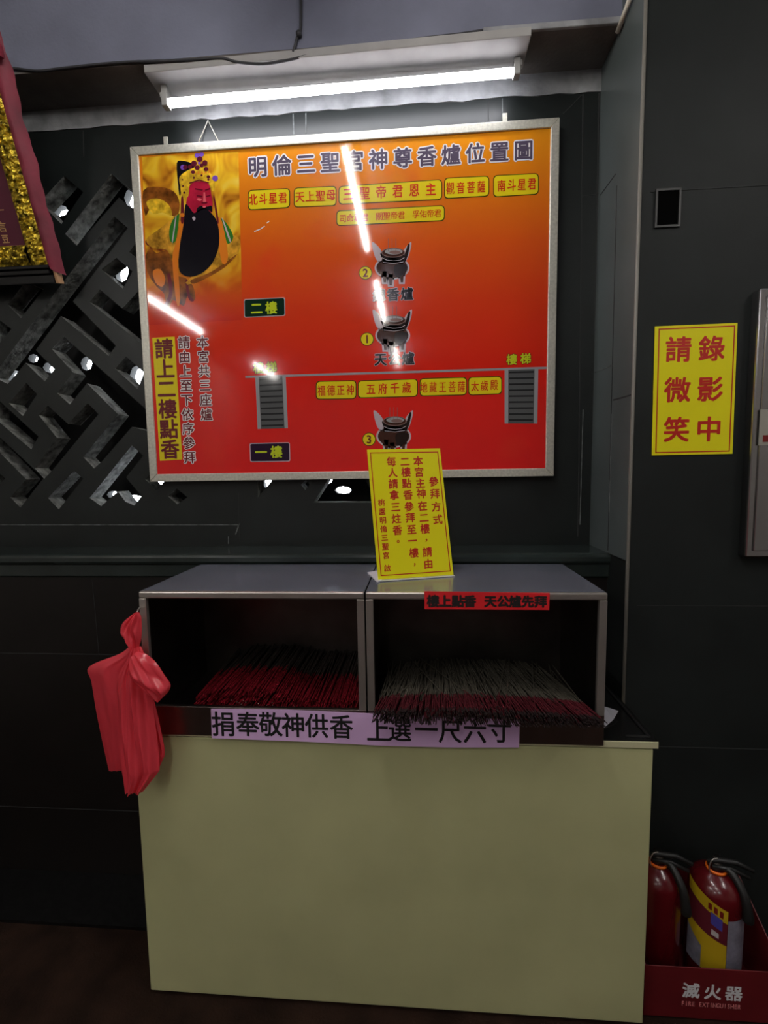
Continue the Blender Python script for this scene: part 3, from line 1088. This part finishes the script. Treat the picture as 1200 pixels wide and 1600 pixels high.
# crimson cloth border down the right side and its knot at the top
mb = MB()
vs, fs = [], []
NR = 40
for j in range(NR + 1):
    tv = j / NR
    vv = gb - .004 + (PHH + .1) * tv
    rip = .004 * math.sin(j * 1.3) + .003 * math.sin(j * .55)
    wob = .028 + .003 * math.sin(j * .45)
    for i, (du, hh) in enumerate([(0, .004), (wob * .4, .012 + rip), (wob * .8, .006 - rip), (wob + .012, -.028 + rip)]):
        vs.append(PP.W(gr + du, vv + (.02 if i == 0 else -.01 * i) * (tv < .05), hh))
for j in range(NR):
    for i in range(3):
        k = j * 4 + i
        fs.append((k, k + 1, k + 5, k + 4))
mb.add(vs, fs, RIBBON, True)
mb.build('cloth_border', pq, recalc=False)
mb = MB()
kq = [PP.P(x, y) for x, y in ((-14, 66), (6, 68), (14, 78), (12, 95), (2, 104), (-14, 100))]
mb.hexa([PP.W(*kq[0], .0), PP.W(*kq[1], .0), PP.W(*kq[3], .0), PP.W(*kq[5], .0), PP.W(*kq[0], .05), PP.W(*kq[1], .05), PP.W(*kq[3], .05), PP.W(*kq[5], .05)], RIBBON)
mb.build('cloth_knot', pq, bevel=.012)
mb = MB()
slab(mb, gr - PW - .02, gr + .01, gb - .012, gb, -.03, .02, PLATEBLACK)
slab(mb, gr - PW - .02, gr + .004, gb - .03, gb - .014, -.03, .012, PLATEBLACK)
slab(mb, gr - PW - .02, gr + .01, gb - .062, gb - .032, -.03, .004, PLATEBLACK)
mb.build('base_moulding', pq, bevel=.003)
mb = MB()
slab(mb, gr + .011, gr + .022, gb - .064, gb - .004, -.03, .002, TAN)
mb.build('end_cap', pq, bevel=.002)

# ================================================================== CABLES
mb = MB()
pts = [atY(x, y, BEAMY - .006) for x, y in [(-30, 104), (20, 107), (60, 111), (95, 107), (150, 101), (200, 97), (235, 96), (290, 94), (345, 91), (370, 97), (410, 100), (450, 94), (490, 84), (540, 75), (600, 69), (660, 60), (720, 53), (770, 45)]]
mb.tube(catmull(pts), .0042, WIREM, 8)
tag(mb.build('cable'), 'thin grey cable sagging along the lower edge of the beam', 'cable')
mb = MB()
pts = [atY(x, y, BEAMY - .006) for x, y in [(470, -25), (470, 20), (469, 48), (464, 60), (461, 72), (458, 82)]]
mb.tube(catmull(pts), .005, WIREM, 8)
mb.tube([atY(466, 50, BEAMY - .01), atY(468, 57, BEAMY - .01)], .009, WIREM, 8)
tag(mb.build('cable'), 'short dark cable dropping down the beam face above the lamp', 'cable')
mb = MB()
a, b = hit(988, -12, 0, PX - .014), hit(965, 50, 0, PX - .014)
mb.tube([a, b], .0075, CONDUIT, 10)
tag(mb.build('conduit'), 'short cream pipe in the corner where beam meets pillar', 'pipe')

# ================================================================== COUNTER
KX0, KX1, KYF, KZT = -.873, .651, -.578, .8915
kc = thing('counter_cabinet', ((KX0 + KX1) / 2, KYF, 0), 'plain olive cream counter cabinet standing on the dark floor', 'cabinet')
MB().box((KX0 + .005, KYF, .016), (KX1 - .012, -.17, KZT - .026), LAMINATE).build('body', kc, bevel=.0025)
mb = MB()
mb.box((KX0 + .03, KYF + .03, 0), (KX1 - .04, -.2, .016), BLACKPL)
mb.build('kick_base', kc)
MB().box((KX0, KYF - .004, KZT - .022), (KX1, -.17, KZT - .002), EDGEBAND).build('worktop_edge', kc, bevel=.002)
mb = MB()
mb.box((KX0 + .002, KYF - .002, KZT - .002), (KX1 - .002, -.17, KZT), GLOSSBLACK)
top = mb.build('worktop', kc, 'black gloss worktop')
mb = MB()
mb.box((KX1 - .022, KYF + .012, KZT), (KX1 - .014, -.172, KZT + .005), BLACKPL)
mb.box((KX1 - .08, KYF + .012, KZT), (KX1 - .022, KYF + .02, KZT + .005), BLACKPL)
mb.build('rim', top, bevel=.001)

# ================================================================== STEEL INCENSE CASES
SZB, SZT, SYF, SYB = .8785, 1.3105, -.586, -.196
BASE = KZT + .004


def case(x0, x1, lab):
    t = thing('incense_case', ((x0 + x1) / 2, SYF, KZT), lab, 'incense case', None)
    s = .0022
    MB().box((x0, SYF, SZT - s), (x1, SYB, SZT), STEEL_TOP).build('top_panel', t, bevel=.001)
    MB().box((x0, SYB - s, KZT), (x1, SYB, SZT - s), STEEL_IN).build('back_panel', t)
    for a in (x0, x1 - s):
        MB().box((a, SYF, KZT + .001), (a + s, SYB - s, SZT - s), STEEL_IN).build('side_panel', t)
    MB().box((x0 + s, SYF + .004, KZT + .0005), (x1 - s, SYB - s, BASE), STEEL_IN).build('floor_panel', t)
    mb = MB()
    mb.box((x0, SYF - .002, SZT - .02), (x1, SYF + .012, SZT + .0006), STEEL)
    mb.build('top_rail', t, bevel=.004)
    for a in (x0, x1 - .021):
        MB().box((a, SYF - .002, .965), (a + .021, SYF + .012, SZT - .02), STEEL).build('stile', t, bevel=.0015)
    MB().box((x0, SYF - .002, SZB), (x1, SYF, .966), STEEL_LIP).box((x0, SYF, .962), (x1, SYF + .012, .966), STEEL_LIP).build('front_lip', t, bevel=.001)
    return t


SEAM = -.158
case(-.818, SEAM - .002, 'left stainless steel incense case with an open front, red bag at its corner')
case(SEAM + .002, .5005, 'right stainless steel incense case with red sticker and sticks over its lip')

# ================================================================== INCENSE STICKS
L = .485


def stick_mesh(name, coat, tip, r=.0017, hand=.125, red=None, dark=.006):
    red = red or STICKRED
    mb = MB()
    n = 5
    segs = [(0, r * .75, tip), (dark, r * .75, red), (hand, r * .75, coat), (hand + .004, r * 1.15, coat), (L, r * 1.15, None)]
    for (y0, r0, m0), (y1, r1, _) in zip(segs, segs[1:]):
        mb.tube([(0, y0, 0), (0, y1, 0)], [r0, r1], m0, n, caps=False)
    mb.add([(r * .75 * math.cos(2 * math.pi * k / n), 0, r * .75 * math.sin(2 * math.pi * k / n)) for k in range(n)], [tuple(range(n))], tip)
    me = bpy.data.meshes.new(name)
    me.from_pydata([tuple(v) for v in mb.v], [], mb.f)
    for mt in mb.mats: me.materials.append(mt)
    me.polygons.foreach_set('material_index', mb.mi)
    me.polygons.foreach_set('use_smooth', mb.sm)
    me.update()
    return me


def stick_pose(p, q):
    """matrix laying a stick from butt point p towards point q"""
    y = (q - p).normalized()
    x = y.cross(V((0, 0, 1))).normalized()
    z = x.cross(y)
    return Matrix(((x.x, y.x, z.x, p.x), (x.y, y.y, z.y, p.y), (x.z, y.z, z.z, p.z), (0, 0, 0, 1)))


def right_pose(layer, layers):
    u = random.random()
    hump = 1 - .35 * abs(2 * u - 1) ** 2
    x = -.132 + .60 * u + random.uniform(-.004, .004)
    z = .981 + layer * .0105 * hump + random.uniform(0, .006) - .012 * u * (layer / layers)
    y = SYF - .006 + .004 * layer + random.uniform(-.011, .011) - .006 * (1 - u)
    fan = (u - .45) * -.10 + random.gauss(0, .018)
    if random.random() < .05: fan += random.choice((-.12, .12))
    p = V((x, y, z))
    zb = BASE + .006 + layer * .011 * hump + random.uniform(0, .008)
    d = V((max(-.115, min(.465, x + fan)) - x, .40, zb + .02 - z))
    e = p + d.normalized() * L
    if e.y > SYB - .006: p = p - V((0, e.y - (SYB - .006), 0))
    return p, p + d


def left_pose(layer, layers):
    u = random.random()
    hgt = (.72 + .28 * min(1, u / .14)) * (1 if u < .45 else 1 - .25 * min(1, (u - .45) / .2))
    x = -.69 + .50 * u + random.uniform(-.004, .004)
    z = BASE + .006 + layer * (.1 * hgt / layers) + random.uniform(0, .005)
    y = SYF + .03 + .022 * (layer / layers) + random.uniform(-.02, .014)
    p = V((x, y, z))
    d = V((random.gauss(.012, .012), .46, random.uniform(-.012, .02)))
    e = p + d.normalized() * L
    if e.x > SEAM - .012: d.x -= (e.x - SEAM + .012)
    return p, p + d


def heap(first, pose, layers, per, total_each, name, label, group, stufflabel, pale=0):
    placed = []
    rows = []
    for layer in range(layers):
        for k in range(per):
            rows.append(pose(layer, layers) + (layer,))
    rows.sort(key=lambda r: r[2])
    near = rows[-total_each:]
    rest = rows[:-total_each]
    proto = None
    for p, q, layer in near:
        if proto is None:
            proto = bpy.data.objects.new(name, first)
            tag(proto, label, 'incense stick', group)
            o = proto
        else:
            o = proto.copy()
        o.matrix_world = stick_pose(p, q)
        COL.objects.link(o)
    vs, fs, mi, sm = [], [], [], []
    bv = [v.co.copy() for v in first.vertices]
    bf = [tuple(p.vertices) for p in first.polygons]
    bi = [p.material_index for p in first.polygons]
    for p, q, layer in rest:
        M = stick_pose(p, q)
        k = len(vs)
        vs += [tuple(M @ v) for v in bv]
        fs += [tuple(k + a for a in f) for f in bf]
        mi += bi
    me = bpy.data.meshes.new('incense_heap')
    me.from_pydata(vs, [], fs)
    for mt in first.materials: me.materials.append(mt)
    if pale:   # a few bare cut ends among the lowest rows
        me.materials.append(STICKTIP)
        nb = len(bf)
        for r_, (p, q, layer) in enumerate(rest):
            if 3 < layer < 8 and random.random() < pale: mi[r_ * nb + nb - 1] = len(me.materials) - 1
    me.polygons.foreach_set('material_index', mi)
    me.polygons.foreach_set('use_smooth', [True] * len(fs))
    me.update()
    o = bpy.data.objects.new('incense_heap', me)
    COL.objects.link(o)
    tag(o, stufflabel, 'incense', None, 'stuff')


heap(stick_mesh('incense_stick', STICKTAN, STICKEND, dark=.018), right_pose, 5, 190, 150, 'incense_stick',
     'loose incense stick with red handle fanned over the lip of the right steel case', 'incense sticks in the right case',
     'packed lower layers of incense sticks in the right steel case')
heap(stick_mesh('incense_stick', STICKDARK, STICKRED2, .0021, .16, STICKRED2), left_pose, 12, 110, 150, 'incense_stick',
     'dark incense stick with red handle lying straight in the left steel case', 'incense sticks in the left case',
     'thick red ended pile of incense sticks in the left steel case', .22)

# ================================================================== PAPER STRIPS ON THE CASES
KP = Plane((0, SYF - .0045, 0), (1, 0, 0), (0, 0, 1))
mb = MB()
tp = [KP.P(*p) for p in [(329.5, 1107.5), (450, 1109), (600, 1116), (710, 1120), (812, 1125.5)]]
bt = [KP.P(*p) for p in [(331, 1153.5), (480, 1159), (600, 1165.5), (700, 1168), (811, 1168)]]
for i in range(4):
    mb.hexa([KP.W(*q, -.0012) for q in (bt[i], bt[i + 1], tp[i + 1], tp[i])] + [KP.W(*q, 0) for q in (bt[i], bt[i + 1], tp[i + 1], tp[i])], PINK)
pk = mb.build('paper_banner')
tag(pk, 'long lilac pink paper strip with black brush characters across the case fronts', 'banner')
mb = MB()
for ch, x, y in [('捐', 349, 1132), ('奉', 387, 1132), ('敬', 423, 1132.5), ('神', 458.5, 1134), ('供', 495, 1135), ('香', 533.5, 1136.5), ('上', 591, 1141.5), ('選', 624.6, 1141), ('一', 666, 1140.5), ('尺', 703.5, 1143.5), ('六', 742, 1144), ('寸', 780.5, 1143)]:
    KP.char(mb, ch, x, y, 41, .0004, INK, bold=.75, wide=.92)
mb.build('lettering', pk, recalc=False)
mb = MB()
c = [KP.P(*p) for p in [(663, 924), (859, 926.5), (858, 953), (663.5, 952)]]
mb.hexa([KP.W(*q, -.0012) for q in (c[3], c[2], c[1], c[0])] + [KP.W(*q, 0) for q in (c[3], c[2], c[1], c[0])], REDLABEL)
rs = mb.build('label_strip')
tag(rs, 'small red sticker with black characters on the top rail of the right case', 'sticker')
mb = MB()
for ch, x in zip('樓上點香天公爐先拜', (280, 325, 373, 418, 495, 543, 588, 635, 683)):
    KP.char(mb, ch, 560 + x / 2.4, 939.5 + (x - 280) / 500, 19.5, .0004, INK, bold=.7, halo=(DARKRED, 1.3))
mb.build('lettering', rs, recalc=False)

# ================================================================== TABLE SIGN ON THE CASE TOP
bl, br = atZ(592, 906, SZT + .004), atZ(707.5, 898, SZT + .004)
yaw_u = (br - bl).normalized()


def face_plane():
    # upright card, turned with its foot and leaning a little to the back
    back = V((0, 0, 1)).cross(yaw_u)
    up = (V((0, 0, 1)) + back * .10).normalized()
    return Plane(bl, yaw_u, up)


TP = face_plane()
cq = [TP.P(*p) for p in [(573.5, 702.5), (687.5, 700.5), (708.5, 898), (591, 906)]]
ts = thing('table_sign', (bl + br) / 2, 'yellow upright table sign with columns of red writing on the steel case', 'sign')
mb = MB()
mb.hexa([TP.W(*q, -.003) for q in (cq[3], cq[2], cq[1], cq[0])] + [TP.W(*q, 0) for q in (cq[3], cq[2], cq[1], cq[0])], YELLOW)
card = mb.build('card', ts)


def zt(x, y): return (560 + x / 6.667, 690 + y / 6.667)


mb = MB()
TP.line(mb, [zt(125, 118), zt(826, 108), zt(957, 1348), zt(237, 1396)], 1.5, .0003, SIGNRED, True)
mb.build('border_line', card, recalc=False)
mb = MB()
for ch, x, y in [('參', 783, 418), ('拜', 797, 545), ('方', 810, 680), ('式', 826, 812),
                 ('本', 622, 205), ('宮', 632, 320), ('主', 645, 435), ('神', 656, 545), ('在', 668, 672), ('二', 683, 795), ('樓', 694, 910), ('請', 718, 1152), ('由', 728, 1275),
                 ('二', 485, 210), ('樓', 496, 320), ('點', 504, 437), ('香', 517, 558), ('參', 528, 680), ('拜', 540, 795), ('至', 554, 918), ('一', 562, 1035), ('樓', 577, 1160),
                 ('每', 343, 210), ('人', 356, 325), ('請', 363, 443), ('拿', 373, 560), ('三', 387, 683), ('炷', 395, 805), ('香', 407, 925)]:
    TP.char(mb, ch, *zt(x, y), 15.4, .0003, SIGNRED, bold=.42, rot=.03)
for ch, x, y in [('，', 730, 1000), ('，', 608, 1255), ('。', 440, 1015)]:
    TP.char(mb, ch, *zt(x, y), 13, .0003, SIGNRED, bold=.3)
for ch, x, y in [('桃', 240, 637), ('園', 247, 730), ('明', 256, 820), ('倫', 263, 912), ('三', 273, 1003), ('聖', 281, 1095), ('宮', 288, 1188), ('啟', 301, 1320)]:
    TP.char(mb, ch, *zt(x, y), 11, .0003, SIGNRED, bold=.3, rot=.03)
mb.build('lettering', card, recalc=False)
mb = MB()
bk = V((0, 0, 1)).cross(yaw_u)
f0 = bl - yaw_u * .012
f1 = br + yaw_u * .003
zz = V((0, 0, SZT + .0005 - bl.z))
q = [f0 - bk * .012 + zz, f1 - bk * .012 + zz, f1 + bk * .06 + zz, f0 + bk * .06 + zz]
mb.hexa(q + [p + V((0, 0, .003)) for p in q], ACRYL)
mb.build('foot', ts, bevel=.001)
mb = MB()
a = [atZ(*p, SZT + .0005) for p in [(574, 896), (592, 893), (600, 906), (590, 911)]]
mb.hexa(a + [p + V((0, 0, .004)) for p in a], PAPER)
mb.build('tape', ts)

# ================================================================== RED PLASTIC BAGS
bg = thing('plastic_bag', atY(205, 1235, -.62), 'bunch of thin red plastic bags hanging from the left case corner', 'plastic bag')
BYC = -.635


def sheet(rows, amp, freq, ph, yo, bulge, jag=0., n=44):
    """a thin hanging film: rows of (x0, y0, x1, y1), pleated across its width, double walled"""
    rows = catmull4(rows, 5)
    mb = MB()
    m = len(rows)
    for side in (0, 1):
        vs = []
        for j, (x0, y0, x1, y1) in enumerate(rows):
            tj = j / (m - 1)
            for k in range(n + 1):
                u = k / n
                drop = jag * (.5 + .5 * math.sin(u * 23 + ph)) * random.random() if j == m - 1 else 0
                p = atY(x0 + (x1 - x0) * u, y0 + (y1 - y0) * u + drop, BYC + yo)
                z = (u * freq + ph + .35 * math.sin(tj * 5 + ph)) % 1
                tri = 4 * abs(z - .5) - 1
                z2 = (u * freq * 2.7 + ph * 3 + .5 * tj) % 1
                env = min(1, 5 * u, 5 * (1 - u))
                d = amp * (.75 * tri + .35 * (4 * abs(z2 - .5) - 1)) * (.35 + .65 * math.sin(min(1, tj * 1.6) * math.pi / 2)) * env
                d += bulge * (1 - (2 * u - 1) ** 2) * (.5 + .5 * math.sin(tj * math.pi))
                vs.append(p + V((0, (-d if side == 0 else d * .4 + .002), 0)))
        w_ = n + 1
        mb.add(vs, [(j * w_ + k, j * w_ + k + 1, (j + 1) * w_ + k + 1, (j + 1) * w_ + k) for j in range(m - 1) for k in range(n)], BAG, True)
    return mb


def catmull4(rows, m):
    out = []
    q = [rows[0]] + list(rows) + [rows[-1]]
    for i in range(1, len(q) - 2):
        for j in range(m):
            t = j / m
            out.append([.5 * (2 * b + (c - a) * t + (2 * a - 5 * b + 4 * c - d) * t * t + (3 * b - a - 3 * c + d) * t ** 3) for a, b, c, d in zip(*q[i - 1:i + 3])])
    out.append(list(rows[-1]))
    return out


# back layer with its square shoulder, front layer, side layer, sleeve handle, gathered loop
sheet([(202, 1010, 216, 1010), (186, 1022, 222, 1024), (139, 1042, 226, 1046), (143, 1066, 228, 1072), (150, 1110, 230, 1112), (158, 1150, 230, 1150), (165, 1182, 226, 1182), (170, 1204, 222, 1198)], .0035, 1.7, .1, .02, .014, 2).build('bag_layer', bg)
sheet([(207, 1012, 220, 1010), (196, 1034, 228, 1030), (183, 1062, 236, 1066), (184, 1100, 240, 1110), (186, 1150, 246, 1160), (188, 1190, 249, 1198), (192, 1215, 246, 1208), (195, 1237, 224, 1236)], .009, 2.3, .45, -.02, .02, 4).build('bag_layer', bg)
sheet([(216, 1066, 234, 1072), (222, 1110, 245, 1112), (226, 1150, 253, 1150), (226, 1180, 257, 1176), (222, 1205, 252, 1192), (214, 1228, 240, 1216)], .008, 2.2, .8, .0, .01, 4).build('bag_layer', bg)
sheet([(203, 1030, 214, 1018), (201, 1048, 228, 1022), (206, 1062, 244, 1036), (220, 1076, 256, 1054), (236, 1090, 266, 1070), (246, 1098, 262, 1082)], .008, 1.6, .2, -.045, .022).build('bag_handle', bg)
sheet([(211, 957, 217, 957), (203, 963, 220, 964), (192, 973, 221, 976), (188, 985, 221, 988), (193, 997, 220, 1000), (203, 1008, 217, 1012), (204, 1020, 218, 1022)], .009, 1.7, .6, -.01, .016).build('bag_loop', bg)
mb = MB()
mb.tube([atY(213, 957, BYC), atY(214, 963, BYC)], .006, BAG, 10)
mb.tube(catmull([atY(219, 950, SYF), atY(216, 952, SYF - .03), atY(213, 962, BYC), atY(216, 966, BYC + .01)]), .0022, STEEL, 8)
mb.build('hook', bg)

# ================================================================== SCRAP OF PAPER ON THE WORKTOP
mb = MB()
q = [atZ(*p, KZT + .001) for p in [(944, 1104), (966, 1118), (958, 1128), (944, 1137)]]
for p in q:
    p.x = max(p.x, .505)
mb.add([q[0], q[1] + V((0, 0, .014)), q[2] + V((0, 0, .006)), q[3]] + [p + V((0, 0, .001)) for p in (q[0], q[1] + V((0, 0, .014)), q[2] + V((0, 0, .006)), q[3])],
       [(0, 1, 2), (0, 2, 3), (4, 5, 6), (4, 6, 7), (0, 1, 5, 4), (1, 2, 6, 5), (2, 3, 7, 6), (3, 0, 4, 7)], PAPER)
tag(mb.build('paper_scrap'), 'crumpled scrap of white paper on the black worktop beside the right case', 'paper')

# ================================================================== FIRE EXTINGUISHERS
TRX0, TRX1, TRYF, TRYB = .654, 1.045, -.55, -.34


def extinguisher(cx, cy, lab, R=.074, turn=0):
    t = thing('fire_extinguisher', (cx, cy, .022), lab, 'fire extinguisher', 'extinguishers in the red stand')
    c = (cx, cy, .022)
    prof = [(0, 0), (R * .9, 0), (R, .012), (R, .315), (R * .97, .338), (R * .85, .36), (R * .6, .376), (R * .36, .383), (.022, .387), (.018, .39), (0, .39)]
    MB().lathe(prof, c, EXRED, 40).build('cylinder', t)
    MB().lathe([(.023, .385), (.028, .385), (.028, .392), (.023, .392)], c, ORANGE, 24).build('neck_ring', t)
    mb = MB()
    mb.lathe([(0, .388), (.016, .388), (.016, .412), (.012, .416), (.012, .426), (0, .426)], c, STEEL_IN, 18)
    valve = mb.build('valve', t)
    zt_ = .022 + .42
    mb = MB()
    mb.tube([(cx - .03, cy - .002, zt_ - .008), (cx, cy - .006, zt_), (cx + .045, cy - .02, zt_ + .006), (cx + .085, cy - .035, zt_ - .006)], [.006, .009, .008, .006], BLACKPL, 8)
    mb.build('lever', t)
    mb = MB()
    mb.tube([(cx - .02, cy - .012, zt_ - .016), (cx + .03, cy - .022, zt_ - .014), (cx + .075, cy - .034, zt_ - .03)], [.006, .007, .006], BLACKPL, 8)
    mb.build('carry_handle', t)
    mb = MB()
    mb.tube(catmull([(cx - .018, cy - .012, zt_ - .05), (cx - .03, cy - .014, zt_ - .02), (cx - .022, cy - .014, zt_ + .006), (cx - .006, cy - .014, zt_ + .012)]), .0018, STEEL, 6)
    mb.build('safety_pin', t)
    mb = MB()
    hose = [(cx + .012, cy - .01, zt_ - .02), (cx + .028, cy - .03, zt_ - .022), (cx + .042, cy - .062, zt_ - .06), (cx + .048, cy - .074, zt_ - .11), (cx + .05, cy - .072, zt_ - .13)]
    hs = catmull(hose)
    mb.tube(hs, [.009 + .006 * k / (len(hs) - 1) for k in range(len(hs))], BLACKPL, 12)
    mb.build('hose', t)
    # labels wrap the cylinder; angle measured from +X, camera looks from about -110 deg

    def wrap(mb, a0, a1, z00, z01, z10, z11, mt, lift=.0008, n=16):
        vs = []
        for k in range(n + 1):
            a = math.radians(turn + a0 + (a1 - a0) * k / n)
            zl = z00 + (z10 - z00) * k / n
            zh = z01 + (z11 - z01) * k / n
            for z in (zl, zh): vs.append((cx + (R + lift) * math.cos(a), cy + (R + lift) * math.sin(a), .022 + z))
        mb.add(vs, [(2 * k, 2 * k + 2, 2 * k + 3, 2 * k + 1) for k in range(n)], mt, True)
    mb = MB()
    wrap(mb, 178, 264, .17, .36, .15, .315, LABR)
    wrap(mb, 178, 264, .325, .365, .275, .315, LABY, .0012)
    wrap(mb, 178, 264, .19, .24, .14, .205, LABY, .0012)
    wrap(mb, 178, 264, .1, .19, .1, .14, LABY, .0012)
    wrap(mb, 178, 216, .1, .21, .1, .17, LABS, .0014)
    wrap(mb, 232, 254, .262, .3, .248, .285, LABB, .0012)
    wrap(mb, 234, 248, .228, .246, .222, .238, LABW, .0012)
    for k in range(3):
        wrap(mb, 226 + k * 11, 233 + k * 11, .307 - k * .0065, .327 - k * .0065, .303 - k * .0065, .323 - k * .0065, DARKRED, .0016, 4)
    mb.build('front_label', t, recalc=False)
    mb = MB()
    wrap(mb, 265, 345, .1, .285, .11, .29, LABS)
    if not turn: mb.build('silver_label', t, recalc=False)
    return t


extinguisher(.902, -.455, 'red fire extinguisher with silver label standing in the stand away from the counter', R=.074)
extinguisher(.735, -.44, 'red fire extinguisher half hidden behind the corner of the olive counter', R=.068, turn=-58)

tr = thing('extinguisher_stand', ((TRX0 + TRX1) / 2, TRYF, 0), 'low red metal stand on the floor lettered for fire extinguishers', 'stand')
MB().box((TRX0, TRYF, .008), (TRX1, TRYF + .003, .174), TRAYRED).build('front_panel', tr, bevel=.0015)
MB().box((TRX0, TRYF + .003, .012), (TRX1, TRYB, .02), TRAYRED).build('floor_plate', tr)
MB().box((TRX0, TRYB, .0), (TRX1, TRYB + .003, .30), TRAYRED).build('back_panel', tr)
for x in (TRX0, TRX1 - .003):
    MB().add([(x, TRYF + .003, .01), (x, TRYB, .01), (x, TRYB, .30), (x, TRYF + .003, .174), (x + .003, TRYF + .003, .01), (x + .003, TRYB, .01), (x + .003, TRYB, .30), (x + .003, TRYF + .003, .174)],
             [(0, 1, 2, 3), (4, 7, 6, 5), (0, 4, 5, 1), (1, 5, 6, 2), (2, 6, 7, 3), (3, 7, 4, 0)], TRAYRED).build('side_panel', tr)
for x in (TRX0 + .02, TRX1 - .04):
    for y in (TRYF + .02, TRYB - .04):
        MB().box((x, y, 0), (x + .02, y + .02, .012), BLACKPL).build('foot', tr)
XP = Plane((0, TRYF - .0006, 0), (1, 0, 0), (0, 0, 1))
mb = MB()
for ch, x, y in [('滅', 1079.5, 1548), ('火', 1113.5, 1550.5), ('器', 1146.5, 1553)]:
    XP.char(mb, ch, x, y, 28, 0, WHITEPAINT, bold=.9)
mb.build('lettering', tr, 'white painted characters', recalc=False)
mb = MB()
XP.row(mb, 'FIRE EXTINGUISHER', (1067, 1567.5), (1155, 1573.5), 11.5, 0, PINKPAINT, bold=.3, wide=.72)
mb.build('small_lettering', tr, 'small worn pink lettering', recalc=False)

bpy.data.objects.remove(_to)
